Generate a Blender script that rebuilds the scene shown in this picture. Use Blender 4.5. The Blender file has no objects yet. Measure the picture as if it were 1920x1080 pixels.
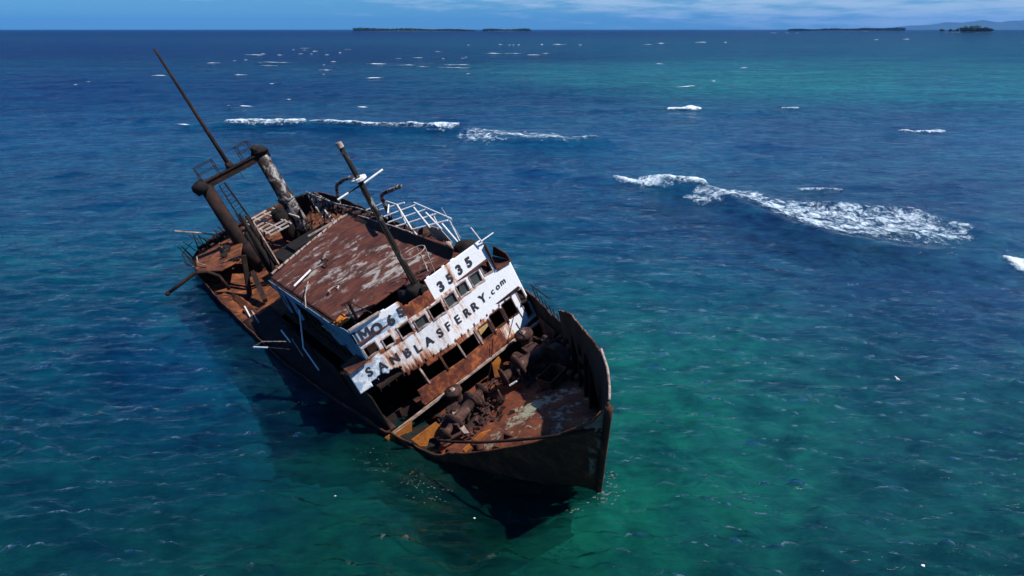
import bpy, bmesh, math, random
import numpy as np
from mathutils import Vector, Matrix, Euler, noise as mnoise

R = math.radians
scene = bpy.context.scene
COL = scene.collection

# ------------------------------------------------------------------ camera
cam_d = bpy.data.cameras.new('camera')
cam = bpy.data.objects.new('camera', cam_d); COL.objects.link(cam)
CAM_H = 17.8
cam.location = (0, 0, CAM_H)
cam.rotation_euler = (R(90 - 20.46), 0, 0)
cam_d.sensor_width = 36.0
cam_d.lens = 24.375
cam_d.clip_start = 0.5
cam_d.clip_end = 120000
scene.camera = cam

# ------------------------------------------------------------------ light and exposure
SUN_EL, SUN_AZ = R(60.5), R(104)
SUN = Vector((math.sin(SUN_AZ) * math.cos(SUN_EL), math.cos(SUN_AZ) * math.cos(SUN_EL), math.sin(SUN_EL)))
world = bpy.data.worlds.new('World'); scene.world = world
world.use_nodes = True
wn = world.node_tree.nodes; wl = world.node_tree.links
wn.clear()
wout = wn.new('ShaderNodeOutputWorld'); wbg = wn.new('ShaderNodeBackground')
sky = wn.new('ShaderNodeTexSky'); sky.sky_type = 'NISHITA'; sky.sun_disc = False
sky.sun_elevation = SUN_EL; sky.sun_rotation = SUN_AZ
sky.altitude = 0; sky.air_density = 1.0; sky.dust_density = 0.2; sky.ozone_density = 2.0
wbg.inputs['Strength'].default_value = 0.05
wtc = wn.new('ShaderNodeTexCoord')
wsep = wn.new('ShaderNodeSeparateXYZ'); wl.new(wtc.outputs['Generated'], wsep.inputs[0])
def wmath(op, a, b=None, c=None):
    n = wn.new('ShaderNodeMath'); n.operation = op
    for i, v in enumerate((a, b, c)):
        if v is None: continue
        if isinstance(v, (int, float)): n.inputs[i].default_value = v
        else: wl.new(v, n.inputs[i])
    return n.outputs[0]
az = wmath('ARCTAN2', wsep.outputs['X'], wsep.outputs['Y'])
el = wmath('ARCSINE', wsep.outputs['Z'])
wcmb = wn.new('ShaderNodeCombineXYZ')
wl.new(wmath('MULTIPLY', az, 11.0), wcmb.inputs[0]); wl.new(wmath('MULTIPLY', el, 95.0), wcmb.inputs[1])
wno = wn.new('ShaderNodeTexNoise'); wno.inputs['Scale'].default_value = 1.0
wno.inputs['Detail'].default_value = 9; wno.inputs['Roughness'].default_value = 0.6
wl.new(wcmb.outputs[0], wno.inputs['Vector'])
# cloud cover: thicker higher up and towards the right
cover = wmath('ADD', wmath('MULTIPLY', el, 7.0), wmath('MULTIPLY', az, 0.50))
cover = wmath('MINIMUM', wmath('ADD', cover, -0.17), 0.14)
cover = wmath('SUBTRACT', cover, wmath('MULTIPLY', wmath('MAXIMUM', wmath('SUBTRACT', el, 0.14), 0.0), 1.2))
cl = wmath('ADD', wno.outputs['Fac'], cover)
wmr = wn.new('ShaderNodeMapRange'); wmr.interpolation_type = 'SMOOTHSTEP'
wl.new(cl, wmr.inputs['Value'])
wmr.inputs['From Min'].default_value = 0.42; wmr.inputs['From Max'].default_value = 0.74
wmr.inputs['To Max'].default_value = 0.80
wtint = wn.new('ShaderNodeMixRGB'); wtint.blend_type = 'MULTIPLY'; wtint.inputs['Fac'].default_value = 1.0
wtint.inputs['Color2'].default_value = (0.29, 0.80, 1.52, 1)
wl.new(sky.outputs[0], wtint.inputs['Color1'])
wmix = wn.new('ShaderNodeMixRGB')
wl.new(wmr.outputs[0], wmix.inputs['Fac']); wl.new(wtint.outputs[0], wmix.inputs['Color1'])
wmix.inputs['Color2'].default_value = (7.0, 9.4, 11.8, 1)
wl.new(wmix.outputs[0], wbg.inputs['Color']); wl.new(wbg.outputs[0], wout.inputs['Surface'])

sun_d = bpy.data.lights.new('sun', 'SUN'); sun_d.energy = 4.6; sun_d.angle = R(0.53)
sun_d.color = (1.0, 0.955, 0.89)
sun = bpy.data.objects.new('sun', sun_d); COL.objects.link(sun)
sun.location = (60, -20, 120)
sun.rotation_euler = SUN.to_track_quat('Z', 'Y').to_euler()
scene.view_settings.view_transform = 'Standard'
scene.view_settings.look = 'None'
scene.view_settings.exposure = 0.55
scene.view_settings.gamma = 1.0
scene.cycles.volume_bounces = 0
scene.cycles.max_bounces = 6
scene.cycles.sample_clamp_direct = 3.0
scene.cycles.sample_clamp_indirect = 3.0
scene.cycles.caustics_reflective = False
scene.cycles.caustics_refractive = False

# ------------------------------------------------------------------ helpers
def tag(o, label=None, cat=None, group=None, kind=None):
    if label: o['label'] = label
    if cat: o['category'] = cat
    if group: o['group'] = group
    if kind: o['kind'] = kind
    return o
def mesh_obj(name, verts, faces, mat=None, parent=None, smooth=False):
    me = bpy.data.meshes.new(name)
    me.from_pydata([tuple(map(float, v)) for v in verts], [], faces)
    me.validate(clean_customdata=False)
    if mat:
        for m in (mat if isinstance(mat, (list, tuple)) else [mat]): me.materials.append(m)
    if smooth:
        me.polygons.foreach_set('use_smooth', [True] * len(me.polygons))
    o = bpy.data.objects.new(name, me); COL.objects.link(o)
    if parent: o.parent = parent
    return o
def set_attr(o, name, vals):
    a = o.data.attributes.new(name, 'FLOAT', 'POINT')
    a.data.foreach_set('value', np.asarray(vals, dtype=np.float32))
def solid(o, t, offset=0.0):
    m = o.modifiers.new('thickness', 'SOLIDIFY'); m.thickness = t; m.offset = offset
    return o
class MB:
    """collects shapes into one mesh"""
    def __init__(s): s.v = []; s.f = []
    def _add(s, v, f):
        b = len(s.v); s.v += [Vector(p) for p in v]; s.f += [tuple(i + b for i in q) for q in f]
        return s
    def box(s, c, size, rot=None):
        x, y, z = [d / 2 for d in size]
        M = rot.to_matrix() if isinstance(rot, Euler) else (rot or Matrix.Identity(3))
        c = Vector(c)
        v = [c + M @ Vector((a * x, b * y, d * z)) for a in (-1, 1) for b in (-1, 1) for d in (-1, 1)]
        return s._add(v, [(0, 1, 3, 2), (4, 6, 7, 5), (0, 4, 5, 1), (2, 3, 7, 6), (0, 2, 6, 4), (1, 5, 7, 3)])
    def bar(s, p0, p1, w, h, up=(0, 0, 1)):
        p0, p1 = Vector(p0), Vector(p1); d = p1 - p0
        z = d.normalized(); u = Vector(up)
        if abs(z.dot(u)) > 0.95: u = Vector((1, 0, 0))
        x = u.cross(z).normalized(); y = z.cross(x)
        M = Matrix((x, y, z)).transposed()
        return s.box((p0 + p1) / 2, (w, h, d.length), M)
    def tube(s, pts, r, n=8, cap=True):
        pts = [Vector(p) for p in pts]; k = len(pts)
        rs = r if isinstance(r, (list, tuple)) else [r] * k
        base = None; v = []; f = []
        for i, p in enumerate(pts):
            t = ((pts[min(i + 1, k - 1)] - p).normalized() + (p - pts[max(i - 1, 0)]).normalized()).normalized()
            if base is None:
                u = Vector((0, 0, 1)) if abs(t.z) < 0.9 else Vector((1, 0, 0)); base = t.cross(u).normalized()
            base = (base - t * base.dot(t)).normalized(); b2 = t.cross(base)
            for j in range(n):
                a = 2 * math.pi * j / n
                v.append(p + (base * math.cos(a) + b2 * math.sin(a)) * rs[i])
        for i in range(k - 1):
            for j in range(n):
                f.append((i * n + j, i * n + (j + 1) % n, (i + 1) * n + (j + 1) % n, (i + 1) * n + j))
        if cap:
            f.append(tuple(range(n - 1, -1, -1))); f.append(tuple((k - 1) * n + j for j in range(n)))
        return s._add(v, f)
    def lathe(s, p0, p1, prof, n=16):
        """prof: (distance fraction, radius) along the axis p0-p1"""
        p0, p1 = Vector(p0), Vector(p1); t = (p1 - p0).normalized()
        u = Vector((0, 0, 1)) if abs(t.z) < 0.9 else Vector((1, 0, 0))
        a = t.cross(u).normalized(); b = t.cross(a); v = []; f = []
        for q, r in prof:
            c = p0.lerp(p1, q)
            for j in range(n):
                w = 2 * math.pi * j / n; v.append(c + (a * math.cos(w) + b * math.sin(w)) * max(r, 1e-3))
        k = len(prof)
        for i in range(k - 1):
            for j in range(n):
                f.append((i * n + j, i * n + (j + 1) % n, (i + 1) * n + (j + 1) % n, (i + 1) * n + j))
        f.append(tuple(range(n - 1, -1, -1))); f.append(tuple((k - 1) * n + j for j in range(n)))
        return s._add(v, f)
    def plate(s, pts, thick):
        """flat polygon given a thickness vector"""
        pts = [Vector(p) for p in pts]; t = Vector(thick); n = len(pts)
        v = [p - t / 2 for p in pts] + [p + t / 2 for p in pts]
        f = [tuple(range(n - 1, -1, -1)), tuple(range(n, 2 * n))]
        f += [(i, (i + 1) % n, n + (i + 1) % n, n + i) for i in range(n)]
        return s._add(v, f)
    def lump(s, c, size, seed=0, n=2, rough=0.25):
        bm = bmesh.new(); bmesh.ops.create_icosphere(bm, subdivisions=n, radius=1)
        rnd = Vector((seed * 3.1, seed * 1.7, seed * 0.9))
        v = []
        for q in bm.verts:
            d = 1 + rough * mnoise.noise(q.co * 1.6 + rnd) * 2
            v.append(Vector(c) + Vector((q.co.x * size[0] * d, q.co.y * size[1] * d, q.co.z * size[2] * d)))
        f = [tuple(x.index for x in p.verts) for p in bm.faces]; bm.free()
        return s._add(v, f)
    def build(s, name, mat, parent=None, smooth=False):
        return mesh_obj(name, s.v, s.f, mat, parent, smooth)
def srgb(r, g, b, k=1.0):
    def c(x):
        x /= 255.0
        return (x / 12.92 if x <= 0.04045 else ((x + 0.055) / 1.055) ** 2.4) * k
    return (c(r), c(g), c(b), 1.0)

# ------------------------------------------------------------------ materials
class NT:
    """small node-tree writer"""
    def __init__(s, name):
        s.m = bpy.data.materials.new(name); s.m.use_nodes = True
        s.n = s.m.node_tree.nodes; s.l = s.m.node_tree.links; s.n.clear()
        s.out = s.n.new('ShaderNodeOutputMaterial')
    def node(s, t, **k):
        n = s.n.new(t)
        for a, b in k.items(): setattr(n, a, b)
        return n
    def put(s, sock, v):
        if v is None: return
        if isinstance(v, bpy.types.NodeSocket): s.l.new(v, sock)
        elif isinstance(v, (int, float)) and sock.type == 'RGBA': sock.default_value = (v, v, v, 1)
        elif isinstance(v, tuple) and sock.type == 'RGBA' and len(v) == 3: sock.default_value = v + (1,)
        else: sock.default_value = v
    def math(s, op, a, b=None, clamp=False):
        n = s.node('ShaderNodeMath', operation=op, use_clamp=clamp); s.put(n.inputs[0], a); s.put(n.inputs[1], b)
        return n.outputs[0]
    def coord(s, scale=(1, 1, 1), kind='Object'):
        t = s.node('ShaderNodeTexCoord'); mp = s.node('ShaderNodeMapping')
        s.l.new(t.outputs[kind], mp.inputs['Vector']); mp.inputs['Scale'].default_value = scale
        return mp.outputs[0]
    def noise(s, vec, scale, detail=6, rough=0.6, dist=0.0):
        n = s.node('ShaderNodeTexNoise'); s.l.new(vec, n.inputs['Vector'])
        n.inputs['Scale'].default_value = scale; n.inputs['Detail'].default_value = detail
        n.inputs['Roughness'].default_value = rough; n.inputs['Distortion'].default_value = dist
        return n.outputs['Fac']
    def ramp(s, fac, stops):
        n = s.node('ShaderNodeValToRGB'); s.put(n.inputs[0], fac); e = n.color_ramp.elements
        while len(e) < len(stops): e.new(0.5)
        for el_, (p, c) in zip(e, stops):
            el_.position = p; el_.color = c if isinstance(c, tuple) and len(c) == 4 else ((c[0], c[1], c[2], 1) if isinstance(c, tuple) else (c, c, c, 1))
        return n.outputs[0]
    def step(s, v, a, b, lo=0.0, hi=1.0):
        n = s.node('ShaderNodeMapRange', interpolation_type='SMOOTHSTEP'); s.put(n.inputs['Value'], v)
        for k_, q in (('From Min', a), ('From Max', b), ('To Min', lo), ('To Max', hi)): n.inputs[k_].default_value = q
        return n.outputs[0]
    def mix(s, f, a, b, mode='MIX'):
        n = s.node('ShaderNodeMixRGB', blend_type=mode); s.put(n.inputs[0], f); s.put(n.inputs[1], a); s.put(n.inputs[2], b)
        return n.outputs[0]
    def attr(s, name):
        n = s.node('ShaderNodeAttribute', attribute_name=name); return n
    def bsdf(s, col, rough=0.85, bump=None, bstr=0.3, bdist=0.03, spec=0.3, metal=0.0):
        b = s.node('ShaderNodeBsdfPrincipled'); s.put(b.inputs['Base Color'], col); s.put(b.inputs['Roughness'], rough)
        b.inputs['Specular IOR Level'].default_value = spec; b.inputs['Metallic'].default_value = metal
        if bump is not None:
            bn = s.node('ShaderNodeBump'); s.put(bn.inputs['Height'], bump)
            bn.inputs['Strength'].default_value = bstr; bn.inputs['Distance'].default_value = bdist
            s.l.new(bn.outputs[0], b.inputs['Normal'])
        s.l.new(b.outputs[0], s.out.inputs['Surface'])
        return b

def rust_mat(name, dark, mid, bright, paint=None, amount=0.5, pscale=0.7, stretch=(1, 1, 1), scale=1.3, attr=None, bstr=0.5, edge=0.06):
    t = NT(name)
    v = t.coord(); vs = t.coord(stretch)
    n1 = t.noise(vs, scale, 9, 0.68, 0.3)
    base = t.ramp(n1, [(0.30, dark), (0.50, mid), (0.72, bright)])
    n2 = t.noise(v, 11, 6, 0.7)
    base = t.mix(0.8, base, t.ramp(n2, [(0.25, 0.45), (0.5, 0.95), (0.75, 1.25)]), 'MULTIPLY')
    h = n2
    if paint is not None:
        n3 = t.noise(vs, pscale, 10, 0.72, 0.4)
        m = n3 if attr is None else t.math('ADD', n3, t.math('MULTIPLY', t.math('SUBTRACT', t.attr(attr).outputs['Fac'], 0.5), 0.7))
        th = 1.0 - amount
        k = t.step(m, th - edge, th + edge)
        n4 = t.noise(v, 6, 6, 0.7)
        pc = t.mix(1.0, paint, t.ramp(n4, [(0.3, 0.55), (0.6, 1.05)]), 'MULTIPLY')
        base = t.mix(k, base, pc)
        h = t.math('ADD', n2, t.math('MULTIPLY', k, 0.35))
    t.bsdf(base, 0.88, h, bstr, 0.04, 0.25)
    return t.m

DARK, MID, BRI = (0.016, 0.008, 0.007), (0.062, 0.022, 0.014), (0.17, 0.058, 0.022)
M = {}
M['rust'] = rust_mat('rusted_steel', DARK, MID, BRI)
M['rust_dark'] = rust_mat('dark_rusted_steel', (0.007, 0.005, 0.004), (0.020, 0.010, 0.008), (0.060, 0.024, 0.014))
M['rust_orange'] = rust_mat('orange_rust', (0.14, 0.045, 0.012), (0.32, 0.105, 0.018), (0.42, 0.16, 0.028), scale=1.0)
M['rust_stern'] = rust_mat('stern_deck_rust', (0.018, 0.008, 0.006), (0.13, 0.040, 0.016), (0.32, 0.105, 0.030), paint=(0.30, 0.20, 0.15), amount=0.33, pscale=1.4)
M['black'] = rust_mat('black_weathered_steel', (0.006, 0.005, 0.005), (0.014, 0.011, 0.010), (0.035, 0.024, 0.018), paint=(0.22, 0.22, 0.19), amount=0.33, pscale=2.2)
M['hull'] = rust_mat('hull_plating', (0.014, 0.009, 0.007), (0.070, 0.028, 0.016), (0.22, 0.080, 0.032), paint=(0.32, 0.24, 0.18), amount=0.40, pscale=1.1, stretch=(1, 1, 0.35), attr='band')
M['roof'] = rust_mat('red_roof_deck', (0.026, 0.010, 0.008), (0.084, 0.025, 0.016), (0.16, 0.050, 0.026), paint=(0.34, 0.31, 0.28), amount=0.42, pscale=1.1, stretch=(1.15, 0.8, 1), attr='flake', edge=0.05)
M['foredeck'] = rust_mat('foredeck_plating', (0.050, 0.015, 0.010), (0.15, 0.040, 0.019), (0.26, 0.082, 0.034), paint=(0.34, 0.32, 0.22), amount=0.42, pscale=2.3, stretch=(0.7, 1.5, 1), attr='flake', edge=0.05)
M['white_post'] = rust_mat('peeling_white_post', (0.010, 0.007, 0.006), (0.032, 0.019, 0.015), (0.10, 0.055, 0.035), paint=(0.33, 0.33, 0.32), amount=0.46, pscale=1.3, stretch=(1, 1, 0.7))
M['grey_post'] = rust_mat('sooty_post', (0.008, 0.006, 0.006), (0.022, 0.012, 0.010), (0.055, 0.022, 0.015))
M['peel'] = rust_mat('peeling_black_and_white', (0.010, 0.008, 0.007), (0.022, 0.015, 0.012), (0.05, 0.03, 0.02), paint=(0.42, 0.40, 0.37), amount=0.47, pscale=2.4)
M['soot_shade'] = rust_mat('soot_shade_steel', (0.004, 0.004, 0.004), (0.009, 0.007, 0.006), (0.022, 0.013, 0.010))  # for burnt parts, and as painted shade inside the hull and aft
M['mast'] = rust_mat('weathered_mast', (0.007, 0.006, 0.006), (0.014, 0.011, 0.010), (0.03, 0.02, 0.015), paint=(0.26, 0.26, 0.22), amount=0.40, pscale=2.0, stretch=(1, 1, 0.5))
M['lattice'] = rust_mat('peeling_lattice', (0.12, 0.06, 0.04), (0.42, 0.36, 0.32), (0.62, 0.58, 0.54), scale=1.6)
M['white_pipe'] = rust_mat('white_painted_pipe', (0.55, 0.55, 0.53), (0.72, 0.72, 0.70), (0.80, 0.80, 0.78), scale=3)
M['pale_rail'] = rust_mat('pale_peeling_rail', (0.10, 0.05, 0.035), (0.30, 0.22, 0.18), (0.55, 0.48, 0.43), scale=2.2)
M['blue_panel'] = rust_mat('blue_white_side_panel', (0.03, 0.02, 0.018), (0.06, 0.035, 0.03), (0.1, 0.05, 0.03), paint=(0.20, 0.32, 0.42), amount=0.58, pscale=0.9)
M['plank'] = rust_mat('bleached_planks', (0.25, 0.17, 0.12), (0.42, 0.31, 0.23), (0.55, 0.44, 0.35), scale=1.0, stretch=(1, 1, 6))
M['machine'] = rust_mat('deck_machinery_rust', (0.012, 0.007, 0.006), (0.045, 0.021, 0.017), (0.12, 0.062, 0.05), scale=2.4, paint=(0.26, 0.19, 0.16), amount=0.34, pscale=2.5)
def add_seams(m, sx, sz):
    nt = m.node_tree; n = nt.nodes; b = [q for q in n if q.type == 'BSDF_PRINCIPLED'][0]; bump = [q for q in n if q.type == 'BUMP'][0]
    tc = n.new('ShaderNodeTexCoord'); sp = n.new('ShaderNodeSeparateXYZ'); cb = n.new('ShaderNodeCombineXYZ'); br = n.new('ShaderNodeTexBrick')
    nt.links.new(tc.outputs['Object'], sp.inputs[0]); nt.links.new(sp.outputs['X'], cb.inputs[0]); nt.links.new(sp.outputs['Z'], cb.inputs[1]); nt.links.new(cb.outputs[0], br.inputs['Vector'])
    br.inputs['Scale'].default_value = 1.0; br.inputs['Brick Width'].default_value = sx; br.inputs['Row Height'].default_value = sz
    br.inputs['Mortar Size'].default_value = 0.022; br.inputs['Mortar Smooth'].default_value = 0.4
    br.inputs['Color1'].default_value = (0.80, 0.80, 0.80, 1); br.inputs['Color2'].default_value = (1.2, 1.12, 1.1, 1); br.inputs['Mortar'].default_value = (0.45, 0.4, 0.4, 1)
    old = b.inputs['Base Color'].links[0].from_socket; mx = n.new('ShaderNodeMixRGB'); mx.blend_type = 'MULTIPLY'; mx.inputs[0].default_value = 0.8
    nt.links.new(old, mx.inputs[1]); nt.links.new(br.outputs['Color'], mx.inputs[2]); nt.links.new(mx.outputs[0], b.inputs['Base Color'])
    b2 = n.new('ShaderNodeBump'); b2.inputs['Strength'].default_value = 0.8; b2.inputs['Distance'].default_value = 0.05; b2.invert = True
    nt.links.new(br.outputs['Fac'], b2.inputs['Height']); nt.links.new(bump.outputs[0], b2.inputs['Normal']); nt.links.new(b2.outputs[0], b.inputs['Normal'])
add_seams(M['hull'], 2.6, 1.15)
def plain(name, col, rough=0.8, spec=0.3):
    t = NT(name); v = t.coord(); n = t.noise(v, 6, 5, 0.6)
    t.bsdf(t.mix(1.0, col, t.ramp(n, [(0.3, 0.65), (0.7, 1.15)]), 'MULTIPLY'), rough, n, 0.2, 0.02, spec)
    return t.m
M['letter'] = None
M['glass'] = plain('grimy_glass', (0.045, 0.05, 0.05), 0.35, 0.5)
M['bird'] = plain('white_feathers', (0.8, 0.8, 0.8))
M['ply'] = plain('bare_board', (0.50, 0.33, 0.13))

def wall_mat():
    t = NT('white_front_paint')
    v = t.coord(); vs = t.coord((1, 2.6, 0.28))
    r = t.attr('rust').outputs['Fac']
    streak = t.noise(vs, 2.4, 7, 0.65); n = t.noise(v, 2.2, 9, 0.7, 0.3); fine = t.noise(v, 12, 6, 0.7)
    s = t.math('ADD', r, t.math('ADD', t.math('MULTIPLY', t.math('SUBTRACT', streak, 0.5), 0.85), t.math('MULTIPLY', t.math('SUBTRACT', n, 0.5), 0.75)))
    blue = t.math('ADD', t.attr('blue').outputs['Fac'], t.math('MULTIPLY', t.math('SUBTRACT', n, 0.5), 1.3))
    paint = t.mix(t.step(blue, 0.42, 0.62), (0.72, 0.735, 0.75), (0.27, 0.38, 0.50))
    white = t.mix(1.0, paint, t.ramp(fine, [(0.25, 0.78), (0.6, 1.0)]), 'MULTIPLY')
    stain = t.mix(t.step(s, 0.26, 0.52), white, (0.46, 0.27, 0.18))
    rust = t.ramp(n, [(0.32, (0.030, 0.012, 0.009)), (0.5, (0.135, 0.034, 0.018)), (0.66, (0.38, 0.115, 0.035))])
    rust = t.mix(0.6, rust, t.ramp(fine, [(0.25, 0.5), (0.7, 1.2)]), 'MULTIPLY')
    c = t.mix(t.step(s, 0.44, 0.60), stain, rust)
    t.bsdf(c, 0.8, t.math('ADD', fine, t.math('MULTIPLY', s, 0.5)), 0.35, 0.03, 0.3)
    return t.m
M['wall'] = wall_mat()
def letter_mat(name, col, keep):
    t = NT(name); v = t.coord(); n = t.noise(v, 3.2, 9, 0.75)
    b = t.node('ShaderNodeBsdfPrincipled'); b.inputs['Base Color'].default_value = col + (1,); b.inputs['Roughness'].default_value = 0.8
    tr = t.node('ShaderNodeBsdfTransparent'); mx = t.node('ShaderNodeMixShader')
    t.l.new(t.step(n, keep - 0.03, keep + 0.03), mx.inputs[0])   # flaked-off paint shows the wall
    t.l.new(b.outputs[0], mx.inputs[1]); t.l.new(tr.outputs[0], mx.inputs[2]); t.l.new(mx.outputs[0], t.out.inputs['Surface'])
    return t.m
M['letter'] = letter_mat('black_letter_paint', (0.013, 0.014, 0.022), 0.70)
M['letter_worn'] = letter_mat('worn_letter_paint', (0.020, 0.020, 0.034), 0.58)

# ------------------------------------------------------------------ sea data: positions on the water (metres)
HAZE_D = 1.6e-5
SEA_COLOURS = [(-2496.9, 3759.2, 4, 40, 105), (-1248.5, 3759.2, 4, 40, 105), (108.6, 3759.2, 4, 42, 105), (1465.6, 3759.2, 10, 62, 115), (1623.5, 2389.8, 14, 72, 120), (-466.8, 746.5, 6, 42, 108), (-152.0, 579.2, 8, 50, 108), (16.9, 579.2, 10, 64, 112), (209.0, 652.4, 16, 78, 122), (354.6, 579.2, 20, 86, 128), (-155.6, 244.4, 10, 60, 122), (-65.1, 244.4, 12, 62, 118), (6.6, 222.6, 14, 66, 118), (58.0, 270.8, 34, 112, 140), (120.7, 303.5, 36, 122, 145), (168.0, 270.8, 38, 112, 148), (114.5, 354.5, 30, 105, 140), (-83.8, 128.5, 12, 72, 128), (-33.4, 121.9, 12, 70, 122), (4.3, 144.0, 22, 76, 130), (33.1, 128.5, 32, 84, 138), (65.7, 135.8, 38, 84, 136), (96.5, 135.8, 42, 95, 148), (-50.3, 74.5, 10, 76, 122), (-49.1, 89.2, 12, 78, 126), (-4.1, 89.2, 24, 78, 134), (10.5, 69.8, 22, 76, 124), (22.9, 65.6, 32, 74, 124), (38.5, 65.6, 40, 80, 126), (51.8, 69.8, 45, 85, 135), (-35.1, 50.0, 8, 76, 110), (-29.5, 55.4, 8, 78, 114), (6.3, 55.4, 24, 82, 120), (13.9, 50.0, 28, 84, 122), (26.1, 50.0, 36, 78, 122), (36.4, 50.0, 40, 76, 126), (-26.7, 35.5, 12, 72, 104), (-21.4, 38.4, 10, 66, 112), (8.0, 43.6, 26, 102, 116), (13.1, 40.0, 28, 105, 116), (21.5, 40.0, 30, 90, 112), (29.9, 40.0, 34, 80, 116), (-21.6, 27.4, 12, 70, 94), (-15.6, 28.7, 10, 62, 92), (8.3, 33.0, 22, 100, 102), (6.3, 29.7, 18, 90, 92), (13.2, 30.8, 28, 102, 108), (19.4, 29.7, 28, 88, 104), (24.8, 30.8, 28, 82, 102), (-18.1, 21.9, 14, 76, 90), (-12.8, 22.5, 14, 74, 82), (-7.4, 21.9, 12, 72, 70), (-2.1, 20.1, 10, 70, 64), (5.0, 22.5, 14, 90, 84), (10.6, 23.5, 22, 88, 96), (17.2, 23.5, 27, 94, 104), (-16.5, 19.3, 14, 72, 84), (-9.5, 19.3, 12, 72, 72), (0.7, 19.3, 12, 72, 66), (8.3, 19.6, 16, 78, 80), (15.9, 19.6, 18, 76, 82)]
FAR_CAPS = [(-164.8, 405.2, 8.1, 0.94), (-148.2, 244.4, 1.5, 0.56), (-151.0, 257.0, 1.58, 0.4), (-143.6, 292.9, 6.76, 0.68), (-167.9, 531.3, 4.9, 1.23), (-188.0, 554.2, 4.26, 0.85), (-199.2, 669.3, 3.09, 1.03), (-185.2, 652.4, 3.01, 1.0), (-166.5, 621.0, 4.78, 1.43), (-159.7, 554.2, 4.26, 0.85), (-152.4, 554.2, 2.56, 0.85), (-133.8, 531.3, 4.09, 0.82), (-152.5, 687.1, 8.46, 0.53), (-135.9, 579.2, 1.78, 1.34), (-134.2, 411.8, 19.01, 0.95), (-102.7, 418.5, 3.22, 0.64), (-98.6, 381.0, 1.47, 0.59), (-77.8, 299.9, 1.38, 0.46), (-111.8, 296.4, 6.38, 0.91), (-82.2, 246.8, 2.28, 0.76), (-164.7, 432.7, 2.66, 0.67), (-163.8, 447.9, 2.76, 0.69), (-68.5, 172.7, 1.06, 0.27), (-64.6, 172.7, 3.32, 0.13), (-35.7, 170.3, 2.62, 0.26), (-60.0, 191.6, 1.47, 0.15), (-64.0, 136.6, 2.63, 0.32), (-72.0, 392.8, 12.09, 1.21), (-72.9, 464.1, 5.71, 0.71), (-61.6, 481.5, 8.89, 0.74), (-44.1, 464.1, 2.14, 0.71), (-32.3, 490.7, 4.53, 0.75), (-14.5, 566.4, 13.07, 1.31), (-55.9, 381.0, 8.79, 0.59), (-44.2, 364.6, 5.61, 0.28), (-28.6, 354.5, 16.36, 0.27), (-18.3, 303.5, 2.33, 0.47), (-51.9, 872.1, 4.02, 1.34), (-13.1, 902.4, 6.94, 2.08), (-3.2, 872.1, 4.02, 1.34), (1.9, 872.1, 2.68, 2.01), (8.2, 872.1, 2.68, 2.01), (36.7, 902.4, 4.16, 2.08), (57.0, 902.4, 18.05, 2.08), (82.3, 872.1, 5.37, 2.01), (16.7, 531.3, 10.63, 1.63), (26.4, 566.4, 6.1, 1.31), (167.1, 902.4, 11.11, 1.39), (194.9, 969.7, 11.93, 2.98), (267.5, 1047.8, 16.12, 3.22), (304.0, 1047.8, 4.84, 3.22), (1329.9, 3759.2, 40.48, 5.78), (1397.7, 3759.2, 23.13, 5.78), (1452.0, 3759.2, 23.13, 5.78), (3144.2, 6583.6, 50.64, 10.13), (647.8, 1311.4, 8.07, 4.04), (737.9, 1380.8, 12.75, 3.19)]
BREAKERS = {'A': [(-57.2, 139.0, -56.6, 137.4), (-54.7, 142.3, -52.1, 135.1), (-51.3, 144.9, -47.8, 134.3), (-47.5, 146.6, -43.9, 135.1), (-44.2, 146.6, -40.9, 135.1), (-40.3, 140.6, -39.0, 135.8)], 'B': [(-42.2, 139.8, -41.1, 135.8), (-34.0, 140.6, -32.2, 132.8), (-25.3, 139.8, -23.7, 130.7), (-17.9, 139.8, -16.6, 129.2), (-13.6, 139.0, -12.6, 127.9), (-11.0, 139.0, -10.2, 127.9), (-9.7, 135.8, -9.4, 131.4)], 'C': [(-11.6, 127.2, -11.0, 120.7), (-5.9, 130.7, -5.3, 114.8), (0.0, 131.4, 0.0, 114.8), (7.9, 130.7, 6.9, 113.2), (11.9, 120.7, 11.2, 113.2), (15.7, 117.7, 15.5, 116.5)], 'D': [(12.1, 86.8, 12.0, 86.2), (14.8, 86.8, 14.3, 83.6), (18.0, 87.8, 16.8, 81.5), (21.0, 87.2, 19.5, 80.6), (22.6, 84.3, 21.4, 79.5), (23.0, 79.2, 22.6, 77.6)], 'E': [(17.8, 77.0, 17.6, 76.0), (23.2, 80.4, 21.1, 72.5), (28.1, 82.1, 24.8, 71.6), (30.2, 77.0, 25.7, 64.6), (33.1, 72.5, 28.6, 61.8), (37.4, 72.0, 31.1, 58.8), (40.8, 69.8, 34.7, 58.4), (42.1, 64.6, 38.3, 58.1), (43.6, 61.3, 42.3, 59.3)], 'F': [(33.4, 81.5, 33.1, 80.9), (35.8, 82.1, 34.9, 79.8), (38.4, 82.1, 37.1, 79.2), (39.4, 80.9, 38.6, 79.2)], 'G': [(39.3, 53.1, 38.9, 52.6), (40.4, 53.7, 39.2, 51.8), (40.8, 53.0, 39.3, 50.8), (41.4, 51.9, 40.2, 50.3)], 'H': [(36.6, 171.5, 35.9, 167.9), (41.4, 172.7, 40.0, 166.8), (45.2, 175.2, 43.1, 166.8), (45.8, 171.5, 44.9, 167.9)], 'I': [(64.4, 171.5, 63.2, 167.9), (67.7, 173.9, 65.0, 166.8), (68.9, 170.3, 67.5, 166.8)], 'J': [(69.9, 129.9, 69.2, 128.5), (77.1, 131.4, 75.9, 129.2), (81.6, 135.8, 77.5, 128.5), (81.6, 132.1, 79.5, 128.5)]}
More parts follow.
